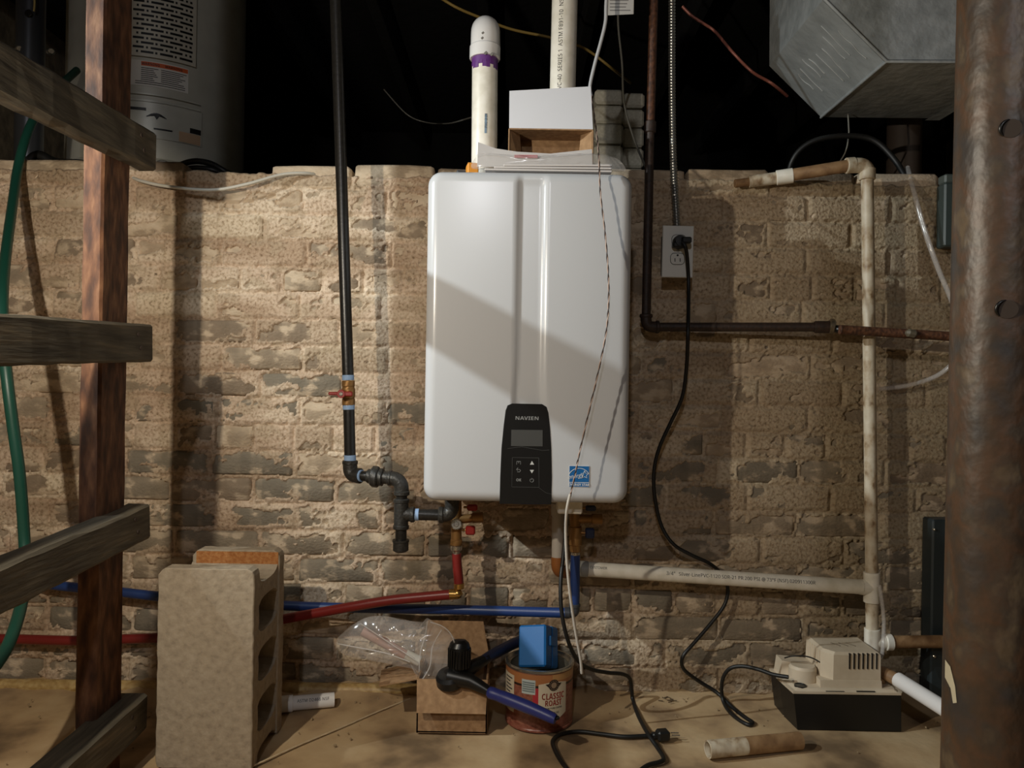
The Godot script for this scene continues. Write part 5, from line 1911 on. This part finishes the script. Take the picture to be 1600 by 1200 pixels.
func build_carton() -> void:
	var a := level(650, 1146)
	var b := level(761, 1146)
	var z0 := (a.z + b.z) / 2
	var dp := 0.135
	var h := at(705, 1062, -z0).y
	var t := thing("cardboard_box", "open brown cardboard box with flaps up holding a clear bag", "box", Vector3((a.x + b.x) / 2, 0, z0 - dp / 2))
	var k := 0.004
	var st := fresh()
	var c := Vector3((a.x + b.x) / 2, h / 2, z0 - dp / 2)
	var w := b.x - a.x
	box(st, Vector3(c.x, 0.003, c.z), Vector3(w, k, dp), 0.0005)
	for s in [-1, 1]:
		box(st, Vector3(c.x, c.y, c.z + s * (dp / 2 - k / 2)), Vector3(w, h, k), 0.0005)
		box(st, Vector3(c.x + s * (w / 2 - k / 2), c.y, c.z), Vector3(k, h, dp), 0.0005)
	part(t, "body", st, mats.card)
	# front flap folded down over the front, its lower edge standing off
	st = fresh()
	var f0 := Vector3(a.x, h + 0.001, z0 + 0.001)
	var f1 := Vector3(b.x, h + 0.001, z0 + 0.001)
	var g0 := at(651, 1114, -z0 - 0.028)
	var g1 := at(759, 1116, -z0 - 0.024)
	sheet4(st, g0, g1, f1, f0, 0.003)
	part(t, "front_flap", st, mats.card)
	st = fresh()
	var zb := z0 - dp
	sheet4(st, Vector3(a.x + 0.004, h, zb), Vector3(b.x, h, zb), at(755, 971, -zb + 0.012), at(668, 969, -zb + 0.012), 0.003)
	part(t, "back_flap", st, mats.card)
	st = fresh()
	sheet4(st, at(592, 1071, -z0 + 0.012), Vector3(a.x, h, z0 - 0.004), Vector3(a.x, h + 0.002, zb + 0.02), at(596, 1047, -zb - 0.02), 0.003)
	part(t, "side_flap", st, mats.card)
	st = fresh()
	sheet4(st, Vector3(b.x, h, z0 - 0.01), at(765, 1070, -z0 + 0.02), at(764, 1052, -zb - 0.05), Vector3(b.x, h, zb + 0.05), 0.003)
	part(t, "torn_flap", st, mats.card)
	# packing that fills the box, carries what lies on it
	st = fresh()
	box(st, Vector3(c.x, h / 2 - 0.004, c.z), Vector3(w - 0.012, h - 0.012, dp - 0.012), 0.006)
	part(t, "packing", st, plain(Color8(120, 96, 70), 0.9))
	# bag
	var ol := PackedVector3Array()
	for e in [[525, 1004], [540, 985], [565, 968], [592, 962], [625, 967], [660, 973], [668, 966], [690, 980], [708, 994], [714, 1012], [703, 1040], [690, 1062], [676, 1074], [660, 1066], [650, 1048], [620, 1040], [580, 1032], [540, 1024]]:
		ol.append(at(e[0], e[1], -z0 + 0.03))
	st = fresh()
	pillow(st, ol, 0.055, 0.006, 8)
	t = thing("clear_bag", "crumpled clear plastic bag with pale parts inside on the cardboard box", "bag", at(690, 1062, -z0 + 0.03))
	part(t, "film", st, mats.clear)
	st = fresh()
	for e in [[[528, 1006], [560, 1012], [600, 1020], [640, 1034]], [[563, 974], [590, 992], [620, 1012], [648, 1030]], [[655, 1050], [657, 1020], [664, 995], [668, 970]], [[672, 972], [690, 978], [704, 990], [712, 1010]], [[660, 1062], [672, 1040], [676, 1010], [690, 984]]]:
		var l := []
		for p in e:
			l.append([p[0], p[1], -z0 + 0.001])
		tube(st, smooth(run(l)), 0.0016, 6)
	part(t, "fold", st, film(0.35, 0.1))
	st = fresh()
	tube(st, run([[566, 986, -z0 + 0.035], [600, 1004, -z0 + 0.035], [640, 1027, -z0 + 0.035]]), 0.011, 12)
	part(t, "pinkish_tube", st, plain(Color8(176, 140, 126), 0.5), "pinkish tube")
	st = fresh()
	tube(st, run([[634, 1023, -z0 + 0.03], [656, 1033, -z0 + 0.03]]), 0.0115, 12)
	part(t, "white_sleeve", st, plain(Color8(206, 202, 190), 0.5), "white sleeve")
	# crimping tool
	var zt := -z0 + 0.005
	t = thing("crimping_tool", "black crimping tool with two blue handles lying across the cardboard box", "tool", at(720, 1070, zt))
	st = fresh()
	var kn := at(717, 1045, zt)
	lathe(st, at(717.5, 1048, zt), at(718, 1000, zt + 0.01) - at(717.5, 1048, zt), [[0.0, 0.0], [0.020, 0.0], [0.0245, 0.008], [0.0245, 0.050], [0.021, 0.060], [0.014, 0.066], [0.0, 0.067]], 22)
	for k2 in 22:
		var aa := TAU * k2 / 22
		var p := at(717.5, 1045, zt) + Vector3(cos(aa) * 0.0245, 0, sin(aa) * 0.0245)
		tube(st, [p + Vector3(0, 0.006, 0), p + Vector3(0, 0.046, 0.0)], 0.0016, 5)
	part(t, "knob", st, mats.black)
	st = fresh()
	lathe(st, at(705, 1070, zt), Vector3(-0.12, 1, 0.25), [[0.0, 0.0], [0.026, 0.0], [0.032, 0.006], [0.032, 0.022], [0.027, 0.030], [0.012, 0.034], [0.0, 0.034]], 20)
	part(t, "head", st, mats.black)
	st = fresh()
	var d0 := at(700, 1058, zt - 0.012)
	var d1 := at(768, 1082, zt - 0.04)
	tube(st, [d0, at(735, 1064, zt - 0.02), d1], [0.020, 0.017, 0.010], 8)
	tube(st, [at(712, 1058, zt), at(738, 1042, zt + 0.01), at(762, 1028, zt + 0.04)], [0.019, 0.016, 0.011], 8)
	part(t, "jaw", st, mats.black)
	st = fresh()
	tube(st, smooth(run([[755, 1031, zt + 0.03], [775, 1020, zt + 0.07], [800, 1007, zt + 0.12], [822, 998, zt + 0.15]])), [0.0105, 0.011, 0.0115, 0.012, 0.0125, 0.0125, 0.0125, 0.0125, 0.0125, 0.0125, 0.0125, 0.0125, 0.0125, 0.0125, 0.0125, 0.0125, 0.0125, 0.012, 0.010], 12)
	part(t, "handle", st, plain(Color8(26, 30, 52), 0.45), "dark navy rear handle")
	st = fresh()
	tube(st, smooth(run([[763, 1081, zt - 0.04], [785, 1089, zt - 0.055], [830, 1107, zt - 0.085], [868, 1124, zt - 0.11]])), [0.0100, 0.0125, 0.0130, 0.0130, 0.0125, 0.0125, 0.0130, 0.0135, 0.0135, 0.0135, 0.0135, 0.0135, 0.0130, 0.0125, 0.0122, 0.0120, 0.0118, 0.0116, 0.010], 12)
	part(t, "handle", st, plain(Color8(40, 48, 116), 0.42), "blue front handle")
	st = fresh()
	collar(st, at(867, 1123, zt - 0.11), at(874, 1121, zt - 0.108), 0.004)
	part(t, "end_tab", st, mats.black)

func build_can() -> void:
	var f := level(842, 1146)
	var r := 0.0775
	var c := Vector3(at(842, 1100, -f.z + r).x, 0, f.z - r)
	var h := 0.137
	var t := thing("coffee_can", "large round coffee can with a brown printed label holding a blue case", "can", c)
	var st := fresh()
	lathe(st, c, Vector3.UP, [[0.0, 0.0], [r - 0.001, 0.0], [r + 0.0012, 0.001], [r + 0.0012, 0.005], [r, 0.007], [r, h - 0.008], [r - 0.003, h - 0.004], [r - 0.0045, h - 0.004], [r - 0.0045, 0.02], [0.0, 0.02]], 56)
	part(t, "body", st, grained([[0.2, Color8(122, 66, 52)], [0.5, Color8(144, 86, 70)], [0.8, Color8(158, 104, 84)]], Vector3(9, 9, 9), 0.02, 0.35, 0.0, 91))
	st = fresh()
	lathe(st, c + Vector3(0, h - 0.008, 0), Vector3.UP, [[r - 0.0045, 0.0], [r + 0.0008, 0.001], [r + 0.0028, 0.003], [r + 0.0028, 0.007], [r + 0.0008, 0.009], [r - 0.003, 0.009], [r - 0.006, 0.004], [r - 0.010, 0.000]], 56)
	part(t, "rim", st, plain(Color8(180, 176, 166), 0.25, 0.9), "shiny steel rim")
	st = fresh()
	lathe(st, c + Vector3(0, h - 0.045, 0), Vector3.UP, [[0.0, 0.0], [r - 0.0048, 0.0], [r - 0.0048, 0.036]], 40)
	part(t, "inside", st, plain(Color8(150, 146, 134), 0.35, 0.6))
	var zone := func(called: String, a0: float, a1: float, y0: float, y1: float, lift: float, m: Material) -> MeshInstance3D:
		var s := fresh()
		patch(s, c, r + lift, a0, a1, y0, y1, maxi(2, int((a1 - a0) * 14)))
		return part(t, called, s, m)
	zone.call("orange_band", -1.6, 1.6, 0.104, h - 0.0085, 0.0003, plain(Color8(168, 110, 68), 0.35))
	zone.call("amber_band", 0.35, 1.5, 0.114, h - 0.0085, 0.0005, plain(Color8(182, 138, 88), 0.35))
	zone.call("dark_line", -1.6, 1.6, 0.100, 0.105, 0.0004, plain(Color8(46, 32, 26), 0.4))
	zone.call("crimson_patch", -0.22, 0.05, 0.060, 0.099, 0.0005, plain(Color8(176, 46, 58), 0.35))
	zone.call("bar_code", -0.56, -0.15, 0.085, 0.117, 0.0007, plain(Color8(186, 196, 194), 0.5))
	var s := fresh()
	for k in 5:
		patch(s, c, r + 0.0010, -0.54, -0.17, 0.090 + 0.0048 * k, 0.0928 + 0.0048 * k, 5)
	part(t, "bar_code_bars", s, plain(Color8(110, 124, 126), 0.5))
	# cream panel with pointed foot
	var cream := plain(Color8(206, 194, 170), 0.45)
	s = fresh()
	patch(s, c, r + 0.0006, -0.06, 0.84, 0.040, 0.108, 14)
	for k in 10:
		var b0 := lerpf(-0.06, 0.84, k / 10.0)
		var b1 := lerpf(-0.06, 0.84, (k + 1) / 10.0)
		var e0 := 0.040 - 0.018 * (1.0 - absf(k / 10.0 - 0.5) * 2.0)
		var e1 := 0.040 - 0.018 * (1.0 - absf((k + 1) / 10.0 - 0.5) * 2.0)
		var q := func(aa: float, y: float) -> Vector3: return c + Vector3(sin(aa) * (r + 0.0006), y, cos(aa) * (r + 0.0006))
		quad(s, q.call(b0, e0), q.call(b1, e1), q.call(b1, 0.040), q.call(b0, 0.040))
		var u0 := 0.108 + 0.006 * (1.0 - absf(k / 10.0 - 0.5) * 2.0)
		var u1 := 0.108 + 0.006 * (1.0 - absf((k + 1) / 10.0 - 0.5) * 2.0)
		quad(s, q.call(b0, 0.108), q.call(b1, 0.108), q.call(b1, u1), q.call(b0, u0))
	part(t, "label_panel", s, cream)
	zone.call("side_panel", -1.45, -0.85, 0.035, 0.118, 0.0006, cream)
	s = fresh()
	for k in 7:
		patch(s, c, r + 0.0009, -1.30, -0.93 - 0.05 * (k % 3), 0.060 + 0.008 * k, 0.063 + 0.008 * k, 4)
	part(t, "printed_lines", s, mats.ink)
	var place := func(aa: float, y: float) -> Transform3D: return Transform3D(Basis(Vector3.UP, aa), c + Vector3(sin(aa) * (r + 0.0007), y, cos(aa) * (r + 0.0007)))
	var red := plain(Color8(136, 40, 30), 0.5)
	part(t, "lettering", lettering("CLASSIC", 0.0135, place.call(0.39, 0.081), true, r, 0.0, 0.78), red)
	part(t, "lettering", lettering("ROAST", 0.0125, place.call(0.39, 0.066), true, r, 0.0, 0.78), red)
	part(t, "small_lettering", lettering("100% PURE COFFEE", 0.0036, place.call(0.39, 0.0545), false, r, 0.0, 1.0), mats.ink)
	part(t, "small_lettering", lettering("NET WT 30.5 OZ", 0.0042, place.call(0.30, 0.044), false, r), mats.ink)
	# round emblem with two short wings
	s = fresh()
	var disc := PackedVector2Array()
	for k in 20:
		var aa := TAU * k / 20
		disc.append(Vector2(cos(aa), sin(aa)) * 0.0128)
	var o := Vector3(0, 0.1055, 0)
	wrap_plate(s, disc, c + o, r + 0.0012, 0.39)
	wrap_plate(s, PackedVector2Array([Vector2(-0.011, -0.005), Vector2(-0.010, 0.004), Vector2(-0.020, 0.003), Vector2(-0.016, -0.001)]), c + o, r + 0.0012, 0.39)
	wrap_plate(s, PackedVector2Array([Vector2(0.011, -0.005), Vector2(0.016, -0.001), Vector2(0.020, 0.003), Vector2(0.010, 0.004)]), c + o, r + 0.0012, 0.39)
	var em := part(t, "round_emblem", s, plain(Color8(44, 34, 30), 0.5))
	s = fresh()
	var small := PackedVector2Array()
	for p in disc:
		small.append(p * 0.52)
	wrap_plate(s, small, c + o, r + 0.0015, 0.39)
	for k in 14:
		var aa := TAU * k / 14
		var dots := PackedVector2Array()
		for e in 5:
			dots.append(Vector2(cos(aa), sin(aa)) * 0.0098 + Vector2(cos(TAU * e / 5), sin(TAU * e / 5)) * 0.0011)
		wrap_plate(s, dots, c + o, r + 0.0015, 0.39)
	part(em, "emblem_ring", s, plain(Color8(150, 128, 104), 0.5))

	# blue hinged case standing in the can
	var z := -c.z - 0.01
	var tl := at(816, 979, z)
	var tr := at(861, 980, z)
	var bl := at(804, 1036, z)
	var up := (tl - bl).normalized()
	var xx := (tr - tl).normalized()
	up = (up - xx * up.dot(xx)).normalized()
	var zz := xx.cross(up)
	var bs := Basis(xx, up, zz).rotated(up, -0.50).rotated(xx, -0.42)
	var wd := 0.070
	var ht := 0.092
	var front := (tl + tr + bl + at(848, 1041, z)) / 4
	t = thing("blue_case", "blue hinged plastic case standing tilted in the coffee can", "case", Vector3(c.x, c.y + h - 0.045, c.z))
	st = fresh()
	box(st, front + bs.z * -0.012, Vector3(wd, ht, 0.034), 0.004, bs)
	var bm := plain(Color8(24, 96, 158), 0.45)
	part(t, "lid", st, bm)
	st = fresh()
	box(st, front + bs.z * -0.048, Vector3(wd, ht, 0.034), 0.004, bs)
	part(t, "base_shell", st, bm)
	st = fresh()
	box(st, front + bs.z * -0.030, Vector3(wd - 0.004, ht - 0.004, 0.006), 0.001, bs)
	part(t, "gap_shade", st, mats.navy)  # navy filler stands in for the shade between lid and base shell
	st = fresh()
	box(st, front + bs.z * -0.032 + bs.x * (wd / 2 + 0.002) + bs.y * 0.012, Vector3(0.005, 0.022, 0.034), 0.0015, bs)
	part(t, "latch", st, bm)

func ring_loft(st: SurfaceTool, lo: PackedVector3Array, hi: PackedVector3Array, caps := true) -> void:
	var c := Vector3.ZERO
	for p in lo:
		c += p
	for p in hi:
		c += p
	c /= lo.size() + hi.size()
	for i in lo.size():
		var j := (i + 1) % lo.size()
		oquad(st, lo[i], lo[j], hi[j], hi[i], c)
	if caps:
		for ring in [lo, hi]:
			var m := Vector3.ZERO
			for p in ring:
				m += p
			m /= ring.size()
			for i in ring.size():
				var j: int = (i + 1) % ring.size()
				oquad(st, ring[i], ring[j], m, m, c)

func build_pump() -> void:
	var a := level(1247, 1142)
	var b := level(1407, 1142)
	var zf := (a.z + b.z) / 2
	var h := at(1325, 1085, -zf - 0.004).y
	var tl := at(1240, 1085, -zf - 0.004)
	var tr := at(1411, 1085, -zf - 0.004)
	var lf := level(1217, 1063, h)
	var x0 := tl.x
	var x1 := tr.x
	var zt := zf + 0.004
	var zb := zf - 0.135
	var t := thing("condensate_pump", "condensate pump with cream vented cover on a black tank on the floor", "pump", Vector3((x0 + x1) / 2, 0, (zf + zb) / 2))
	var lo := PackedVector3Array([Vector3(a.x, 0.001, zf), Vector3(b.x, 0.001, zf), Vector3(b.x + 0.004, 0.001, zf - 0.01), Vector3(b.x + 0.004, 0.001, zb), Vector3(lf.x + 0.012, 0.001, zb), Vector3(lf.x + 0.012, 0.001, lf.z + 0.004)])
	var hi := PackedVector3Array([Vector3(x0, h, zt), Vector3(x1 - 0.006, h, zt), Vector3(x1, h, zt - 0.008), Vector3(x1, h, zb), Vector3(lf.x, h, zb), Vector3(lf.x, h, lf.z)])
	var st := fresh()
	ring_loft(st, lo, hi)
	part(t, "tank", st, plain(Color8(16, 16, 16), 0.42))
	st = fresh()
	var c := Vector3((x0 + x1) / 2, h, (zf + zb) / 2)
	var g := func(p: Vector3, s: float, y: float) -> Vector3: return Vector3(c.x + (p.x - c.x) * s, y, c.z + (p.z - c.z) * s)
	var r0 := PackedVector3Array()
	var r1 := PackedVector3Array()
	var r2 := PackedVector3Array()
	var r3 := PackedVector3Array()
	for p in hi:
		r0.append(g.call(p, 1.012, h))
		r1.append(g.call(p, 1.016, h + 0.005))
		r2.append(g.call(p, 0.955, h + 0.005))
		r3.append(g.call(p, 0.90, h + 0.010))
	ring_loft(st, r0, r1)
	ring_loft(st, r2, r3)
	var cm := grained([[0.2, Color8(196, 180, 156)], [0.8, Color8(206, 191, 168)]], Vector3(3, 3, 3), 0.012, 0.5, 0.0, 95)
	part(t, "cover", st, cm)
	# motor housing
	var hz := zt - 0.012
	var hx0 := at(1303, 1060, -hz).x
	var hx1 := at(1379, 1060, -hz).x
	var hy := at(1345, 1021, -hz).y
	var hb := zb + 0.008
	st = fresh()
	ring_loft(st, PackedVector3Array([Vector3(hx0 - 0.03, h + 0.004, hz), Vector3(hx1, h + 0.004, hz), Vector3(hx1, h + 0.004, hb), Vector3(hx0 - 0.03, h + 0.004, hb)]), PackedVector3Array([Vector3(hx0 - 0.03, h + 0.026, hz - 0.003), Vector3(hx1 - 0.001, h + 0.026, hz - 0.003), Vector3(hx1 - 0.001, h + 0.026, hb), Vector3(hx0 - 0.03, h + 0.026, hb)]))
	var k := 0.006
	var q0 := PackedVector3Array([Vector3(hx0, h + 0.02, hz - 0.004), Vector3(hx1 - 0.002, h + 0.02, hz - 0.004), Vector3(hx1 - 0.002, h + 0.02, hb), Vector3(hx0 - 0.02, h + 0.02, hb), Vector3(hx0 - 0.02, h + 0.02, hz - 0.03)])
	var q1 := PackedVector3Array()
	var q2 := PackedVector3Array()
	var hcx := (hx0 + hx1) / 2
	var hcz := (hz + hb) / 2
	for p in q0:
		q1.append(Vector3(hcx + (p.x - hcx) * 0.985, hy - k, hcz + (p.z - hcz) * 0.985))
		q2.append(Vector3(hcx + (p.x - hcx) * 0.90, hy, hcz + (p.z - hcz) * 0.92))
	ring_loft(st, q0, q1, false)
	ring_loft(st, q1, q2)
	var mh := part(t, "motor_housing", st, cm)
	for i in 7:
		var f := at(1327.5 + i * 7.05, 1034.5, -hz + 0.004)
		st = fresh()
		box(st, Vector3(f.x, f.y + 0.002, hz - 0.0048), Vector3(0.0032, 0.036, 0.004), 0.0005)
		part(mh, "vent_slot", st, mats.black)
	st = fresh()
	for i in 6:
		var zz := lerpf(hz - 0.036, hb + 0.01, i / 5.0)
		box(st, Vector3(hx0 - 0.0195, hy - 0.028, zz), Vector3(0.004, 0.046, 0.004), 0.001)
	part(mh, "side_rib", st, cm)
	st = fresh()
	for i in 3:
		tube(st, [Vector3(hcx - 0.035 + 0.018 * i, hy + 0.0004, hcz - 0.01), Vector3(hcx - 0.022 + 0.018 * i, hy + 0.0004, hcz + 0.012)], 0.0012, 5)
	part(mh, "moulded_arrow", st, plain(Color8(112, 100, 82), 0.6))
	# float housing at left
	st = fresh()
	var fc := at(1258, 1070, -zt + 0.045)
	lathe(st, Vector3(fc.x, h + 0.004, zt - 0.062), Vector3.UP, [[0.032, 0.0], [0.031, 0.034], [0.027, 0.040], [0.0, 0.040]], 28)
	ring_loft(st, PackedVector3Array([Vector3(lf.x + 0.006, h + 0.004, lf.z - 0.004), Vector3(hx0 - 0.01, h + 0.004, zt - 0.062), Vector3(hx0 - 0.01, h + 0.004, zb + 0.008), Vector3(lf.x + 0.006, h + 0.004, zb + 0.008)]), PackedVector3Array([Vector3(lf.x + 0.010, h + 0.044, lf.z - 0.008), Vector3(hx0 - 0.01, h + 0.036, zt - 0.068), Vector3(hx0 - 0.01, h + 0.036, zb + 0.012), Vector3(lf.x + 0.010, h + 0.044, zb + 0.012)]))
	part(t, "float_housing", st, cm)
	st = fresh()
	var bh := at(1252, 1075, -zt + 0.014)
	lathe(st, Vector3(bh.x, h + 0.0085, zt - 0.020), Vector3.UP, [[0.0135, 0.0], [0.0135, 0.004], [0.0120, 0.004], [0.0110, 0.0026], [0.0, 0.0026]], 24)
	part(t, "inlet_hole", st, mats.black)
	st = fresh()
	for e in [[1290, 1319], [1338, 1367]]:
		var p := at(e[0], 1080, -zt + 0.004)
		var q := at(e[1], 1080.5, -zt + 0.004)
		box(st, (p + q) / 2 + Vector3(0, 0.0, 0.0), Vector3(q.x - p.x, 0.0022, 0.006), 0.0004)
	part(t, "cover_slot", st, mats.black)
	st = fresh()
	tube(st, smooth(run([[1226, 1028, -zt + 0.07], [1240, 1025, -zt + 0.055], [1262, 1026, -zt + 0.05], [1280, 1034, -zt + 0.045], [1292, 1046, -zt + 0.04]])), 0.0016, 6)
	part(t, "float_lead", st, mats.rubber)
	st = fresh()
	var w0 := at(1291, 1045, -zt + 0.038)
	var w1 := at(1297, 1052, -zt + 0.034)
	tube(st, [w0, w0.lerp(w1, 0.6), w1], [0.003, 0.0055, 0.006], 8)
	part(t, "wire_nut", st, plain(Color8(168, 52, 34), 0.5), "red wire nut")
	# discharge: brown fitting, then the white pipe running off to the right
	st = fresh()
	var o0 := Vector3(hx1 + 0.012, h + 0.004, hcz + 0.02)
	var o1 := at(1394, 1056, -zf + 0.015)
	tube(st, bend(o0, Vector3(o0.x, o1.y, o0.z), o1 + Vector3(0.012, -0.008, 0.012), 0.014), 0.0145, 18)
	part(t, "outlet_fitting", st, mats.tan_pipe, "brown outlet fitting")
	st = fresh()
	var p1 := at(1403, 1062, -zf - 0.005)
	var p2 := at(1483, 1112, -zf - 0.14)
	hollow(st, p1, p1 + (p2 - p1) * 1.35, 0.0168, 0.003)
	solo("discharge_pipe", st, mats.white, "white plastic discharge pipe slanting from the pump behind the column", "pipe")
